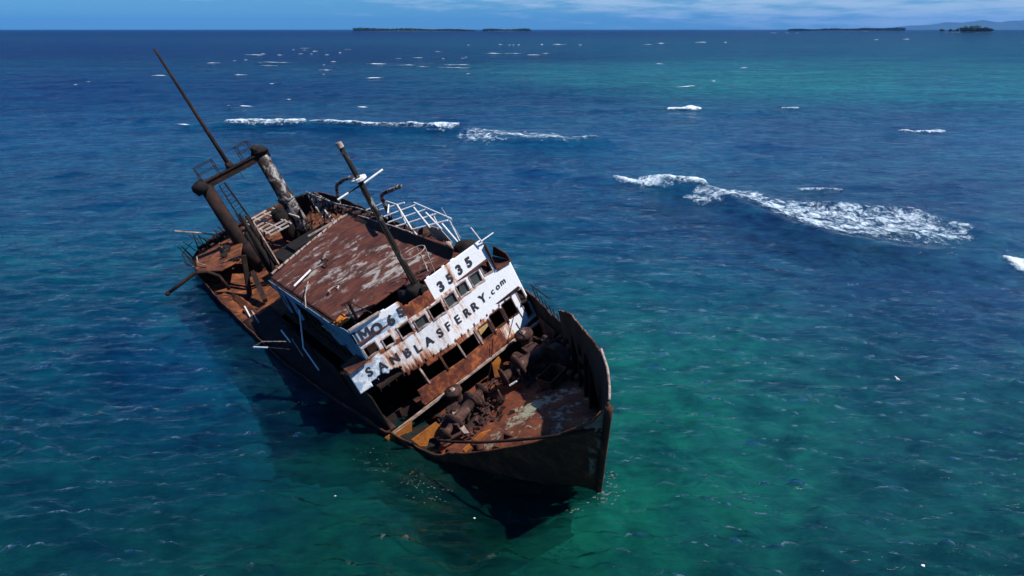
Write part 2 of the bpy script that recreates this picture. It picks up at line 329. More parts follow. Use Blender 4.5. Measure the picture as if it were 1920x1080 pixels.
RIDGES = [[(17.7, 84.3), (22.5, 77.6), (24.8, 68.0), (26.6, 61.8), (29.3, 56.9), (33.7, 54.8), (39.0, 54.2)], [(-56.0, 135.8), (-41.1, 135.8), (-23.7, 130.7), (-9.3, 129.9), (1.8, 114.8), (15.3, 114.8)], [(33.5, 70.9), (40.2, 68.7), (41.5, 63.7), (42.8, 60.1)], [(34.6, 51.9), (40.1, 52.6), (43.0, 51.3)], [(1.4, 93.6), (6.9, 89.2), (12.0, 85.9)], [(38.3, 71.6), (43.4, 68.7), (48.9, 65.6)]]
SHADE_FOAM = [(-6.22, 25.31), (-5.82, 25.0), (-4.25, 24.37), (-3.87, 24.01), (-3.51, 23.83), (-3.13, 23.31), (-4.5, 24.56), (-6.45, 26.52), (-5.71, 25.7), (-2.84, 23.66)]

# ------------------------------------------------------------------ sea
WATER_K, BED_K, SCATTER, BED_D = 0.42, 1.0, 0.24, 3.2
def idw(px, py, table):
    """smooth blend of the sea-bed colour seen through the water, from known spots in the bay"""
    tx = np.array([(a / max(b, 1)) for a, b, *_ in table]); ty = np.array([math.log(b) for a, b, *_ in table])
    tc = np.array([srgb(*c)[:3] for _, _, *c in table])
    u = px / np.maximum(py, 8); w = np.log(np.maximum(py, 8))
    num = np.zeros((len(px), 3)); den = np.zeros(len(px))
    for i in range(len(tx)):
        d2 = ((u - tx[i]) / 0.30) ** 2 + ((w - ty[i]) / 0.35) ** 2
        k = 1.0 / (d2 + 0.06) ** 1.8
        num += k[:, None] * tc[i]; den += k
    return num / den[:, None]
def ocean_tile(L, N, wind, lmin, seed, spread=2, Lw=None):
    rng = np.random.default_rng(seed)
    k1 = 2 * np.pi * np.fft.fftfreq(N, L / N)
    kx, ky = np.meshgrid(k1, k1, indexing='ij'); k = np.hypot(kx, ky); k[0, 0] = 1e-6
    cs = (kx * math.cos(wind) + ky * math.sin(wind)) / k
    Lw = Lw or L / 7.0 / (2 * np.pi)
    P = np.exp(-1.0 / (k * Lw) ** 2) / k ** 3.6 * np.abs(cs) ** spread * np.exp(-(k * lmin) ** 2)
    P[0, 0] = 0
    h = np.real(np.fft.ifft2((rng.normal(size=(N, N)) + 1j * rng.normal(size=(N, N))) * np.sqrt(P)))
    h /= h.std()
    return h + 0.18 * (h ** 2 - 1)          # peaked crests, flat troughs
TA = ocean_tile(34.0, 512, R(80), 0.05, 3, 8, 0.165)
TD = ocean_tile(52.0, 384, R(72), 0.12, 8, 4, 0.55)
TC = ocean_tile(26.0, 128, 0.0, 0.3, 9, 0, 0.55)
TB = ocean_tile(120.0, 256, R(96), 0.25, 5)
def sample(T, L, x, y, ang):
    c, s = math.cos(ang), math.sin(ang); N = T.shape[0]
    u = ((c * x + s * y) / L * N) % N; v = ((-s * x + c * y) / L * N) % N
    i = np.floor(u).astype(int) % N; j = np.floor(v).astype(int) % N; fu = u - np.floor(u); fv = v - np.floor(v)
    i2 = (i + 1) % N; j2 = (j + 1) % N
    return (T[i, j] * (1 - fu) + T[i2, j] * fu) * (1 - fv) + (T[i, j2] * (1 - fu) + T[i2, j2] * fu) * fv
def ridge_height(x, y):
    h = np.zeros_like(x)
    for line, amp, wid in RIDGE_SET:
        best = np.full_like(x, 1e9); side = np.zeros_like(x)
        for (ax, ay), (bx, by) in zip(line[:-1], line[1:]):
            dx, dy = bx - ax, by - ay; q = dx * dx + dy * dy
            t = np.clip(((x - ax) * dx + (y - ay) * dy) / q, 0, 1)
            ex, ey = x - ax - t * dx, y - ay - t * dy; d = np.hypot(ex, ey)
            m = d < best; best = np.where(m, d, best); side = np.where(m, np.sign(dx * ey - dy * ex), side)
        w = np.where(side > 0, wid * 1.9, wid)       # long back, steep face towards the wreck
        h = np.maximum(h, amp * np.exp(-(best / w) ** 2))
    return h
RIDGE_SET = [(RIDGES[0], 0.95, 1.3), (RIDGES[1], 1.0, 2.0), (RIDGES[2], 0.75, 1.2), (RIDGES[3], 0.55, 1.0), (RIDGES[4], 0.3, 1.6), (RIDGES[5], 0.35, 1.2)]
def chop_height(x, y):
    d = np.hypot(x, y)
    return 0.043 * sample(TA, 34.0, x, y, 0.0) * np.exp(-(d / 75.0) ** 2) + 0.042 * sample(TD, 52.0, x, y, 0.12) * np.exp(-(d / 140.0) ** 2)
def sea_height(x, y):
    x = np.asarray(x, float); y = np.asarray(y, float)
    d = np.hypot(x, y)
    hs = chop_height(x, y)
    hl = 0.085 * sample(TB, 120.0, x, y, 0.21) * np.exp(-(d / 700.0) ** 2)
    return hs + hl * np.clip(0.4 + d / 150.0, 0, 1.6) + ridge_height(x, y)
ys = [8.0]
while ys[-1] < 900: ys.append(ys[-1] + max(0.14, 0.14 * (ys[-1] / 24.0) ** 1.45))
while ys[-1] < 60000: ys.append(ys[-1] * 1.11)
ys = [-400, -150, -60, -20, -5, 2] + ys
xs = [0.0]
while xs[-1] < 400: xs.append(xs[-1] + max(0.19, 0.19 * (xs[-1] / 24.0) ** 1.3))
while xs[-1] < 70000: xs.append(xs[-1] * 1.22)
xs = [-v for v in xs[:0:-1]] + xs
GX, GY = np.meshgrid(np.array(xs), np.array(ys), indexing='ij')
nx, ny = GX.shape
fx, fy = GX.ravel(), GY.ravel()
fz = sea_height(fx, fy) * (fy > 3)
idx = np.arange(nx * ny).reshape(nx, ny)
quads = np.stack([idx[:-1, :-1], idx[1:, :-1], idx[1:, 1:], idx[:-1, 1:]], -1).reshape(-1, 4)
me = bpy.data.meshes.new('water')
lean = 1.5 * chop_height(fx, fy) * (fy > 3)          # crests lean with the wind, away towards the reef
me.vertices.add(nx * ny); me.vertices.foreach_set('co', np.stack([fx + 0.15 * lean, fy + lean, fz], 1).astype(np.float32).ravel())
me.loops.add(quads.size); me.loops.foreach_set('vertex_index', quads.astype(np.int32).ravel())
me.polygons.add(len(quads)); me.polygons.foreach_set('loop_start', np.arange(0, quads.size, 4, dtype=np.int32))
me.polygons.foreach_set('use_smooth', np.ones(len(quads), bool))
me.update()
ca = me.attributes.new('bed', 'FLOAT_COLOR', 'POINT')
wc = idw(fx, fy, SEA_COLOURS)
ca.data.foreach_set('color', np.concatenate([wc, np.ones((len(wc), 1))], 1).astype(np.float32).ravel())
water = bpy.data.objects.new('water', me); COL.objects.link(water); tag(water, kind='structure')
sa = me.attributes.new('chop', 'FLOAT', 'POINT'); sa.data.foreach_set('value', np.clip((np.hypot(fx, fy) - 45) / 170, 0, 1).astype(np.float32))
# the pale reef bed and turbid water a couple of metres down
sel_x, sel_y = np.arange(0, nx, 2), np.arange(0, ny, 2)
if sel_x[-1] != nx - 1: sel_x = np.append(sel_x, nx - 1)
if sel_y[-1] != ny - 1: sel_y = np.append(sel_y, ny - 1)
sub_ = idx[np.ix_(sel_x, sel_y)].ravel(); n1, n2 = len(sel_x), len(sel_y)
ii = np.arange(n1 * n2).reshape(n1, n2)
sq = np.stack([ii[:-1, :-1], ii[1:, :-1], ii[1:, 1:], ii[:-1, 1:]], -1).reshape(-1, 4)
bz = -BED_D + 0.15 * sample(TC, 26.0, fx[sub_], fy[sub_], 0.6) * np.exp(-(np.hypot(fx[sub_], fy[sub_]) / 160.0) ** 2)
bz = np.minimum(bz, -1.1)
mb_ = bpy.data.meshes.new('seabed')
mb_.from_pydata(np.stack([fx[sub_], fy[sub_], bz], 1).tolist(), [], sq.tolist())
cb = mb_.attributes.new('bed', 'FLOAT_COLOR', 'POINT'); cb.data.foreach_set('color', np.concatenate([wc[sub_], np.ones((len(sub_), 1))], 1).astype(np.float32).ravel())
mb_.polygons.foreach_set('use_smooth', [True] * len(mb_.polygons))
seabed = bpy.data.objects.new('seabed', mb_); COL.objects.link(seabed); tag(seabed, kind='structure')
def water_mat(surface=True):
    t = NT('sea_water' if surface else 'reef_bed')
    bed = t.attr('bed').outputs['Color']
    v = t.coord((1, 1, 1)); vp = t.coord((0.55, 1.0, 1))
    # coral heads and sand seen through the water
    big = t.noise(vp, 0.055, 7, 0.62, 0.5); mid_ = t.noise(vp, 0.24, 7, 0.65, 0.6)
    far = t.noise(t.coord((0.25, 1, 1)), 0.012, 6, 0.65, 0.4)
    c = t.mix(1.0, bed, t.ramp(far, [(0.30, (0.60, 0.70, 0.80)), (0.5, (1, 1, 1)), (0.70, (1.15, 1.42, 1.22))]), 'MULTIPLY')
    c = t.mix(1.0, c, t.ramp(big, [(0.32, (0.58, 0.62, 0.78)), (0.5, (1, 1, 1)), (0.68, (1.1, 1.42, 1.12))]), 'MULTIPLY')
    sml = t.noise(t.coord((0.6, 1.0, 1)), 0.75, 6, 0.65, 0.5)
    c = t.mix(1.0, c, t.ramp(sml, [(0.34, (0.58, 0.62, 0.72)), (0.5, (1, 1, 1)), (0.66, (1.15, 1.34, 1.12))]), 'MULTIPLY')
    c = t.mix(1.0, c, t.ramp(mid_, [(0.32, (0.46, 0.50, 0.64)), (0.5, (1, 1, 1)), (0.68, (1.2, 1.42, 1.12))]), 'MULTIPLY')
    kk = WATER_K if surface else BED_K
    c = t.mix(1.0, c, (kk, kk, kk), 'MULTIPLY')
    if not surface:
        rf_ = t.noise(t.coord((0.8, 1.0, 1)), 0.5, 7, 0.68, 0.7)
        c = t.mix(1.0, c, t.ramp(rf_, [(0.36, (0.40, 0.38, 0.62)), (0.48, (0.95, 0.95, 0.95)), (0.64, (1.5, 1.6, 1.25))]), 'MULTIPLY')
        df = t.node('ShaderNodeBsdfDiffuse'); t.put(df.inputs['Color'], c); t.l.new(df.outputs[0], t.out.inputs['Surface'])
        return t.m
    # ripples
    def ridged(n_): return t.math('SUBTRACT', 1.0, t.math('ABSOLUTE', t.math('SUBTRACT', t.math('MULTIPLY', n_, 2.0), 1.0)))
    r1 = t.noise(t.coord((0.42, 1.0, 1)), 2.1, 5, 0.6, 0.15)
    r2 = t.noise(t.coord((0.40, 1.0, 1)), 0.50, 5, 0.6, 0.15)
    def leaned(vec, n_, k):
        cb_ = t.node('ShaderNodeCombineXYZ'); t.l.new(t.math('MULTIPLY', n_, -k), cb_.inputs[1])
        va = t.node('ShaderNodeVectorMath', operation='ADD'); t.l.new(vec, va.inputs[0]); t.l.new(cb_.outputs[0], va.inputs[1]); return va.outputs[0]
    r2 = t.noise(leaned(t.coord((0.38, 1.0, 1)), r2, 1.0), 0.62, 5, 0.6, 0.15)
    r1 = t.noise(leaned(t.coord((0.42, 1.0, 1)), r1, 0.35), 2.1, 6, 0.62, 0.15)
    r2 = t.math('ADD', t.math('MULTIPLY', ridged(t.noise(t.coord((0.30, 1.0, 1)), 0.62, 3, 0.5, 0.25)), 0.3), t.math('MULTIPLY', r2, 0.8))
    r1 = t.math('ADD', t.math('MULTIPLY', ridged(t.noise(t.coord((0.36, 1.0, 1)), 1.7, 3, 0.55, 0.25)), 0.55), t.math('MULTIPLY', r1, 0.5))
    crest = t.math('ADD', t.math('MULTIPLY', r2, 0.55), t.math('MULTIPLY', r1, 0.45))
    c = t.mix(1.0, c, t.ramp(crest, [(0.42, (0.48, 0.58, 0.74)), (0.58, (0.95, 0.97, 0.99)), (0.74, (2.6, 1.95, 1.6))]), 'MULTIPLY')  # pale crests and dark troughs: reflected-sky contrast put into the colour
    r3 = t.noise(t.coord((0.35, 1.0, 1)), 0.10, 5, 0.65, 0.1)
    b3 = t.node('ShaderNodeBump'); t.put(b3.inputs['Height'], r3); b3.inputs['Strength'].default_value = 0.6; b3.inputs['Distance'].default_value = 0.6
    b2 = t.node('ShaderNodeBump'); t.put(b2.inputs['Height'], r2); b2.inputs['Strength'].default_value = 0.8; b2.inputs['Distance'].default_value = 0.28
    b1 = t.node('ShaderNodeBump'); t.put(b1.inputs['Height'], r1); b1.inputs['Strength'].default_value = 0.7; b1.inputs['Distance'].default_value = 0.10
    t.l.new(b3.outputs[0], b2.inputs['Normal']); t.l.new(b2.outputs[0], b1.inputs['Normal'])
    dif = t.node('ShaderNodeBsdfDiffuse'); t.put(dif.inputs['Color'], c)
    trn = t.node('ShaderNodeBsdfTransparent'); dm = t.node('ShaderNodeMixShader'); dm.inputs[0].default_value = SCATTER
    gl = t.node('ShaderNodeBsdfGlossy'); gl.inputs['Roughness'].default_value = 0.05
    fr = t.node('ShaderNodeFresnel'); fr.inputs['IOR'].default_value = 1.333
    for n_ in (gl, fr, dif): t.l.new(b1.outputs[0], n_.inputs['Normal'])
    mx = t.node('ShaderNodeMixShader'); t.l.new(t.math('MULTIPLY', fr.outputs[0], t.math('SUBTRACT', 0.66, t.math('MULTIPLY', t.attr('chop').outputs['Fac'], 0.44))), mx.inputs[0]); rf = t.node('ShaderNodeBsdfRefraction'); rf.inputs['IOR'].default_value = 1.333; rf.inputs['Roughness'].default_value = 0.08; t.l.new(b1.outputs[0], rf.inputs['Normal']); m2 = t.node('ShaderNodeMixShader'); m2.inputs[0].default_value = 0.42; t.l.new(trn.outputs[0], m2.inputs[1]); t.l.new(rf.outputs[0], m2.inputs[2]); t.l.new(m2.outputs[0], dm.inputs[1]); t.l.new(dif.outputs[0], dm.inputs[2]); t.l.new(dm.outputs[0], mx.inputs[1]); t.l.new(gl.outputs[0], mx.inputs[2])
    t.l.new(mx.outputs[0], t.out.inputs['Surface'])
    return t.m
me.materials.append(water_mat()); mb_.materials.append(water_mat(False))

# ------------------------------------------------------------------ foam
def foam_mat(name, col, cell):
    t = NT(name)
    den = t.attr('den').outputs['Fac']
    v = t.coord((0.8, 0.55, 1)); n = t.noise(v, cell, 8, 0.7, 0.6); n2 = t.noise(v, cell * 3.5, 5, 0.7, 0.4)
    m = t.math('ADD', den, t.math('ADD', t.math('MULTIPLY', t.math('SUBTRACT', n, 0.5), 1.5), t.math('MULTIPLY', t.math('SUBTRACT', n2, 0.5), 0.7)))
    b = t.node('ShaderNodeBsdfDiffuse'); t.put(b.inputs['Color'], t.mix(t.step(m, 0.5, 1.1), (col[0] * 0.6, col[1] * 0.72, col[2] * 0.82), col))
    tr = t.node('ShaderNodeBsdfTransparent'); mx = t.node('ShaderNodeMixShader')
    t.l.new(t.step(m, 0.36, 0.78), mx.inputs[0]); t.l.new(tr.outputs[0], mx.inputs[1]); t.l.new(b.outputs[0], mx.inputs[2])
    bn = t.node('ShaderNodeBump'); t.put(bn.inputs['Height'], n2); bn.inputs['Strength'].default_value = 0.8; bn.inputs['Distance'].default_value = 0.3
    t.l.new(bn.outputs[0], b.inputs['Normal'])
    t.l.new(mx.outputs[0], t.out.inputs['Surface'])
    return t.m
FOAM = foam_mat('white_foam', (0.74, 0.79, 0.82), 1.1)
FOAM_FAR = foam_mat('distant_white_foam', (0.80, 0.84, 0.86), 0.25)
def breaker(key, label, dens, crest, lump, nu=90, nv=16, lift=0.10):
    rows = BREAKERS[key]; u0 = np.linspace(0, 1, len(rows)); u = np.linspace(0, 1, nu)
    far_x, far_y, near_x, near_y = [np.interp(u, u0, np.array(rows)[:, k]) for k in range(4)]
    far_x, far_y, near_x, near_y = [np.convolve(np.pad(a, 3, 'edge'), np.ones(7) / 7, 'valid') for a in (far_x, far_y, near_x, near_y)]
    V = []; D = []; F = []
    for i in range(nu):
        for j in range(nv):
            w = j / (nv - 1)                       # 0 = near (steep) side, 1 = far (trailing) side
            ext = 0.06
            x = near_x[i] + (far_x[i] - near_x[i]) * (w * (1 + 2 * ext) - ext); y = near_y[i] + (far_y[i] - near_y[i]) * (w * (1 + 2 * ext) - ext)
            e = min(1, 14 * u[i] * (1 - u[i])) ; a = min(1, 5.0 * w * (1 - w))
            nz = mnoise.noise(Vector((x * 0.45, y * 0.22, len(label)))) + 0.5 * mnoise.noise(Vector((x * 1.1, y * 0.6, 7.0)))
            prof = crest * e * (math.exp(-((w - 0.22) / 0.22) ** 2)) * (1 + lump * nz)
            V.append([x, y, 0.02 + a * (lift + 0.55 * max(0, prof) + 0.08 * lump * abs(nz))]); D.append(-0.12 + dens * (0.25 + 0.75 * e) * (0.35 + 0.65 * a) + (0.18 if crest > 0.5 else 0) * math.exp(-((w - 0.25) / 0.2) ** 2) - (0.3 if e < 0.5 else 0))
    V = np.array(V); V[:, 2] += sea_height(V[:, 0], V[:, 1])
    for i in range(nu - 1):
        for j in range(nv - 1):
            F.append((i * nv + j, (i + 1) * nv + j, (i + 1) * nv + j + 1, i * nv + j + 1))
    o = mesh_obj('breaking_wave', V, F, FOAM, None, True); set_attr(o, 'den', D)
    tag(o, label, 'wave', 'breaking waves on the reef')
    return o
breaker('A', 'solid white breaking crest just behind the tall thin stern pole', 0.68, 1.2, 0.25)
breaker('B', 'long smooth white breaking wave stretching right to a tall curling end', 0.62, 1.1, 0.25)
breaker('C', 'double row of white foam trailing right of the long white breaker', 0.60, 0.5, 0.6)
breaker('D', 'tapering white breaking crest right of the wreck, left of the lacy foam field', 0.70, 1.0, 0.4)
breaker('E', 'widest lacy field of broken foam right of the wreck', 0.66, 0.25, 0.9, 140, 40)
breaker('F', 'short white crest breaking just behind the wide lacy foam field', 0.72, 0.45, 0.6, 40, 10)
breaker('G', 'white breaking crest cut off by the right edge of the photo', 0.80, 0.6, 0.5, 40, 12)
breaker('H', 'thin bright white crest alone on blue water in the right half', 0.85, 0.7, 0.4, 40, 10)
breaker('I', 'small white crest over dark reef, right of the thin bright crest', 0.70, 0.5, 0.5, 30, 10)
breaker('J', 'small breaking crest with a thin foam tail near the right edge', 0.62, 0.7, 0.6, 40, 10)
rng = random.Random(4)
for _ in range(14):
    d_ = rng.choice([rng.uniform(230, 420), rng.uniform(420, 900)]); FAR_CAPS.append((d_ * rng.uniform(-0.42, 0.32), d_, rng.uniform(3, 16) * d_ / 500, rng.uniform(0.5, 1.0)))
for k, (x, y, w, h) in enumerate(FAR_CAPS):
    w *= 1.35
    V = []; F = []; D = []; nu, nv = 18, 6
    w = max(w, 1.0); dep = min(max(h * 1.8, 1.0), 16); hh = min(max(h * 0.3, 0.15), 0.9)
    tilt = rng.uniform(-0.12, 0.12); pk = rng.uniform(0.25, 0.8)
    for i in range(nu):
        u = i / (nu - 1); e = max(0, 1 - abs((u - pk) / (pk if u < pk else 1 - pk))) ** 0.7
        for j in range(nv):
            q = j / (nv - 1)
            V.append((x + (u - 0.5) * w, y + (q - 0.4) * dep * (0.3 + 0.7 * e) + tilt * (u - 0.5) * w, 0.25 + hh * e * math.exp(-((q - 0.3) / 0.3) ** 2) * rng.uniform(0.75, 1.1)))
            D.append(0.30 + 0.6 * e - (0.25 if j in (0, nv - 1) else 0))
    for i in range(nu - 1):
        for j in range(nv - 1): F.append((i * nv + j, (i + 1) * nv + j, (i + 1) * nv + j + 1, i * nv + j + 1))
    V = np.array(V); V[:, 2] += sea_height(V[:, 0], V[:, 1])
    o = mesh_obj('whitecap', V, F, FOAM_FAR, None, True); set_attr(o, 'den', D)
    tag(o, 'small far-off whitecap, a short white dash on the blue sea', 'whitecap', 'whitecaps far out on the sea')
def fleck(x, y, w, label, group=None, name='foam_fleck'):
    mb = MB().lump((0, 0, 0), (w, w * 0.7, w * 0.5), seed=x, n=2, rough=0.5)
    o = mb.build(name, FOAM_SOLID, None, True); o.location = (x, y, float(sea_height([x], [y])[0]) + w * 0.2)
    return tag(o, label, 'foam', group)
FOAM_SOLID = plain('solid_foam', (0.8, 0.82, 0.83))
fleck(14.5, 19.5, 0.075, 'white fleck of foam at the bottom right corner of the sea')
fleck(-7.24, 23.62, 0.045, 'lone white fleck on dark green water left of the shadow')
fleck(-1.47, 22.17, 0.045, 'lone white fleck on black water below the bow')
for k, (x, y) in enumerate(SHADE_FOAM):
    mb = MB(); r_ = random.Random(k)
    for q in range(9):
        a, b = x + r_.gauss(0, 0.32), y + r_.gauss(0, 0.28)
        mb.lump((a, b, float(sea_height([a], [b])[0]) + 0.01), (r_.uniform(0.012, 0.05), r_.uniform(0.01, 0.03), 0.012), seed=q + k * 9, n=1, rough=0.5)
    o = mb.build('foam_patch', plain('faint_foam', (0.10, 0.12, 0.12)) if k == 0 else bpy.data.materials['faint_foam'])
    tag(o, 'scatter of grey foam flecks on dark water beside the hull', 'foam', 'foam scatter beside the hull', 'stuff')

# ------------------------------------------------------------------ seabird gliding over the water
bird = bpy.data.objects.new('seabird', None); COL.objects.link(bird)
bird.location = (20.3, 32.6, 0.55); bird.rotation_euler = (R(35), R(-10), R(60)); bird.scale = (0.34, 0.34, 0.34)
tag(bird, 'small white seabird low over green water right of the bow', 'bird')
body = MB().lathe((-0.22, 0, 0), (0.24, 0, 0.02), [(0, 0.012), (0.12, 0.035), (0.4, 0.06), (0.65, 0.055), (0.8, 0.035), (0.88, 0.036), (0.95, 0.02), (1, 0.005)], 10).build('body', M['bird'], bird, True)
for s in (-1, 1):
    MB().plate([(0.10, 0.04 * s, 0.03), (0.14, 0.26 * s, 0.10), (0.02, 0.56 * s, 0.05), (-0.03, 0.30 * s, 0.09), (-0.04, 0.04 * s, 0.03)], (0, 0, 0.012)).build('wing', M['bird'], bird)
MB().plate([(-0.20, -0.015, 0.0), (-0.33, -0.06, 0.0), (-0.33, 0.06, 0.0), (-0.20, 0.015, 0.0)], (0, 0, 0.01)).build('tail', M['bird'], bird)

# ------------------------------------------------------------------ islands, hills, haze
M['sand'] = plain('pale_sand', (0.40, 0.36, 0.27)); M['soil'] = plain('island_ground', (0.06, 0.07, 0.035))
def leaf_mat(name, a, b):
    t = NT(name); v = t.coord((1, 1, 1), 'Object'); n = t.noise(v, 0.25, 5, 0.7)
    t.bsdf(t.ramp(n, [(0.35, a), (0.65, b)]), 0.8, None, 0, 0, 0.2); return t.m
M['leaf'] = leaf_mat('dark_foliage', (0.018, 0.030, 0.014), (0.055, 0.075, 0.032))
M['hill'] = leaf_mat('forested_hill', (0.030, 0.050, 0.022), (0.050, 0.080, 0.032))
M['bark'] = plain('trunk_bark', (0.13, 0.10, 0.08))
def island(cx, cy, rx, ry, h, mat, kind='structure', seed=1):
    V = []; F = []; nr, na = 8, 64
    for i in range(nr + 1):
        q = i / nr
        for j in range(na):
            a = 2 * math.pi * j / na; k = 1 + 0.12 * mnoise.noise(Vector((math.cos(a) * 2, math.sin(a) * 2, seed)))
            V.append((cx + rx * q * k * math.cos(a), cy + ry * q * k * math.sin(a), -2.0 + (h + 2.0) * (1 - q ** 3)))
    for i in range(nr):
        for j in range(na): F.append((i * na + j, i * na + (j + 1) % na, (i + 1) * na + (j + 1) % na, (i + 1) * na + j))
    o = mesh_obj('island', V, F, mat, None, True); return tag(o, kind=kind)
island(2655, 4260, 118, 60, 3.0, M['soil'], seed=1)
island(-1130, 8300, 690, 160, 3.0, M['soil'], seed=2)
island(-60, 8500, 270, 120, 3.0, M['soil'], seed=3)
island(4190, 9300, 740, 160, 3.0, M['soil'], seed=4)
island(3010, 4900, 180, 60, 2.5, M['soil'], seed=6)
def crown_mesh(w, h, seed, palm=False):
    r_ = random.Random(seed); V = []; F = []
    def quad(c, a, b):
        i = len(V); V.extend([c - a - b, c + a - b, c + a * 0.6 + b, c - a * 0.6 + b]); F.append((i, i + 1, i + 2, i + 3))
    if palm:
        for k in range(17):
            az_ = r_.uniform(0, 6.28); L = w * r_.uniform(0.75, 1.1); d = Vector((math.cos(az_), math.sin(az_), 0)); sd = Vector((-d.y, d.x, 0)); up0 = r_.uniform(-0.1, 0.7)
            prev = None
            for q in range(6):
                tt = q / 5; c = Vector((0, 0, h)) + d * L * tt + Vector((0, 0, L * (up0 * tt - 0.85 * tt * tt)))
                wd = 0.16 * w * math.sin(math.pi * (0.12 + 0.86 * tt))
                V.extend([c - sd * wd - Vector((0, 0, wd * 0.6)), c + Vector((0, 0, wd * 0.3)), c + sd * wd - Vector((0, 0, wd * 0.6))]); i = len(V) - 3
                if prev is not None: F.extend([(prev, i, i + 1, prev + 1), (prev + 1, i + 1, i + 2, prev + 2)])
                prev = i
    else:
        blobs = [(Vector((r_.gauss(0, w * 0.34), r_.gauss(0, w * 0.34), h * r_.uniform(0.5, 0.95))), w * r_.uniform(0.28, 0.5)) for _ in range(9)]
        for c, rad in blobs:
            for _ in range(70):
                d = Vector((r_.gauss(0, 1), r_.gauss(0, 1), r_.gauss(0, 0.75))).normalized(); p = c + d * rad * r_.uniform(0.65, 1.05)
                a = Vector((r_.gauss(0, 1), r_.gauss(0, 1), r_.gauss(0, 1))).normalized() * w * 0.09; b = d.cross(a).normalized() * w * 0.09
                quad(p, a, b)
    me_ = bpy.data.meshes.new('crown'); me_.from_pydata([tuple(v) for v in V], [], F); me_.materials.append(M['leaf']); return me_
def trunk_mesh(h, lean, r0):
    mb = MB().tube([(lean * (q / 5) ** 2, 0.3 * lean * q / 5, h * q / 5) for q in range(6)], [r0 * (1.25 - 0.13 * q) for q in range(6)], 7)
    me_ = bpy.data.meshes.new('trunk'); me_.from_pydata([tuple(v) for v in mb.v], [], mb.f); me_.materials.append(M['bark']); return me_
palm_c = [crown_mesh(7.5, 22, s, True) for s in (1, 2)]; palm_t = trunk_mesh(22, 0.01, 0.5)
bush_c = [crown_mesh(11, 17, s) for s in (3, 4, 5)]; bush_t = trunk_mesh(10, 0.6, 0.6)
def tree(kind, x, y, z, s, rz, label, group):
    root = bpy.data.objects.new(kind, None); COL.objects.link(root); root.location = (x, y, z); root.scale = (s, s, s); root.rotation_euler = (0, 0, rz)
    tag(root, label, 'tree', group)
    c = bpy.data.objects.new('crown', (rng.choice(palm_c) if kind == 'palm_tree' else rng.choice(bush_c))); COL.objects.link(c); c.parent = root
    t_ = bpy.data.objects.new('trunk', palm_t if kind == 'palm_tree' else bush_t); COL.objects.link(t_); t_.parent = root
for k in range(58):
    a, q = rng.uniform(0, 6.28), math.sqrt(rng.random()); x, y = 2655 + 98 * q * math.cos(a), 4250 + 42 * q * math.sin(a)
    if k % 4 == 0: tree('palm_tree', x, y, 2, rng.uniform(0.95, 1.55) * (1.15 - 0.3 * abs(x - 2655) / 98), rng.uniform(0, 6), 'tall palm standing up out of the small wooded islet', 'palms on the small islet')
    else: tree('broadleaf_tree', x, y, 1, rng.uniform(0.95, 1.5) * (1.2 - 0.45 * abs(x - 2655) / 98), rng.uniform(0, 6), 'dark bushy tree on the small wooded islet', 'bushy trees on the small islet')
for k in range(22):
    x = 2850 + 320 * k / 21 + rng.uniform(-8, 8)
    tree('broadleaf_tree', x, 4890 + rng.uniform(-20, 20), 0.5, rng.uniform(0.7, 1.25), rng.uniform(0, 6), 'dark tree on the low spit right of the islet', 'trees on the low spit')
def far_wood(name, x0, x1, y, hfun, n, seed):
    r_ = random.Random(seed); V = []; F = []
    for _ in range(n):
        x = r_.uniform(x0, x1); h = hfun((x - x0) / (x1 - x0)) * r_.uniform(0.75, 1.1); rad = r_.uniform(9, 17)
        c = Vector((x, y + r_.uniform(-70, 70), 2))
        for q in range(16):
            d = Vector((r_.gauss(0, 1), r_.gauss(0, 1), 0)).normalized(); p = c + d * rad * r_.uniform(0.2, 1) + Vector((0, 0, h * r_.uniform(0.15, 1)))
            a = Vector((r_.gauss(0, 1), r_.gauss(0, 1), r_.gauss(0, 0.7))).normalized() * 5; b = a.cross(Vector((r_.gauss(0, 1), r_.gauss(0, 1), 0.4))).normalized() * 5
            i = len(V); V.extend([p - a - b, p + a - b, p + a + b, p - a + b]); F.append((i, i + 1, i + 2, i + 3))
    return tag(mesh_obj(name, V, F, M['leaf']), kind='stuff')
far_wood('far_wood', -1780, -420, 8300, lambda u: 25 - 17 * u ** 1.5 + 4 * math.sin(u * 17), 520, 1)
far_wood('far_wood', -330, 205, 8500, lambda u: 16 + 5 * math.sin(u * 9), 170, 2)
far_wood('far_wood', 3490, 4910, 9300, lambda u: 14 + 16 * u + 4 * math.sin(u * 21), 560, 3)
V = []; F = []; nx_, ny_ = 150, 16
for i in range(nx_):
    x = 24000 + 21600 * i / (nx_ - 1)
    env = min(1, max(0, (x - 24400) / 5200)) ** 0.8
    hgt = 2.25 * (55 + 235 * env) * (0.80 + 0.34 * mnoise.noise(Vector((x / 3400, 3.3, 0))) + 0.18 * mnoise.noise(Vector((x / 1080, 9.1, 0))) + 0.06 * mnoise.noise(Vector((x / 340, 1, 0)))) + 18
    for j in range(ny_):
        w = j / (ny_ - 1); y = 45000 + 4000 * w; pr = math.sin(math.pi * min(w, 0.999)) ** 0.8
        V.append((x, y + 270 * mnoise.noise(Vector((x / 900, w * 5, 2))), -3 + hgt * pr * (0.9 + 0.16 * mnoise.noise(Vector((x / 1100, w * 4, 5))))))
for i in range(nx_ - 1):
    for j in range(ny_ - 1): F.append((i * ny_ + j, (i + 1) * ny_ + j, (i + 1) * ny_ + j + 1, i * ny_ + j + 1))
tag(mesh_obj('hills', V, F, M['hill'], None, True), kind='structure')
hz = MB().box((0, 29000, 440), (160000, 66000, 890)).build('haze', None); tag(hz, kind='stuff')
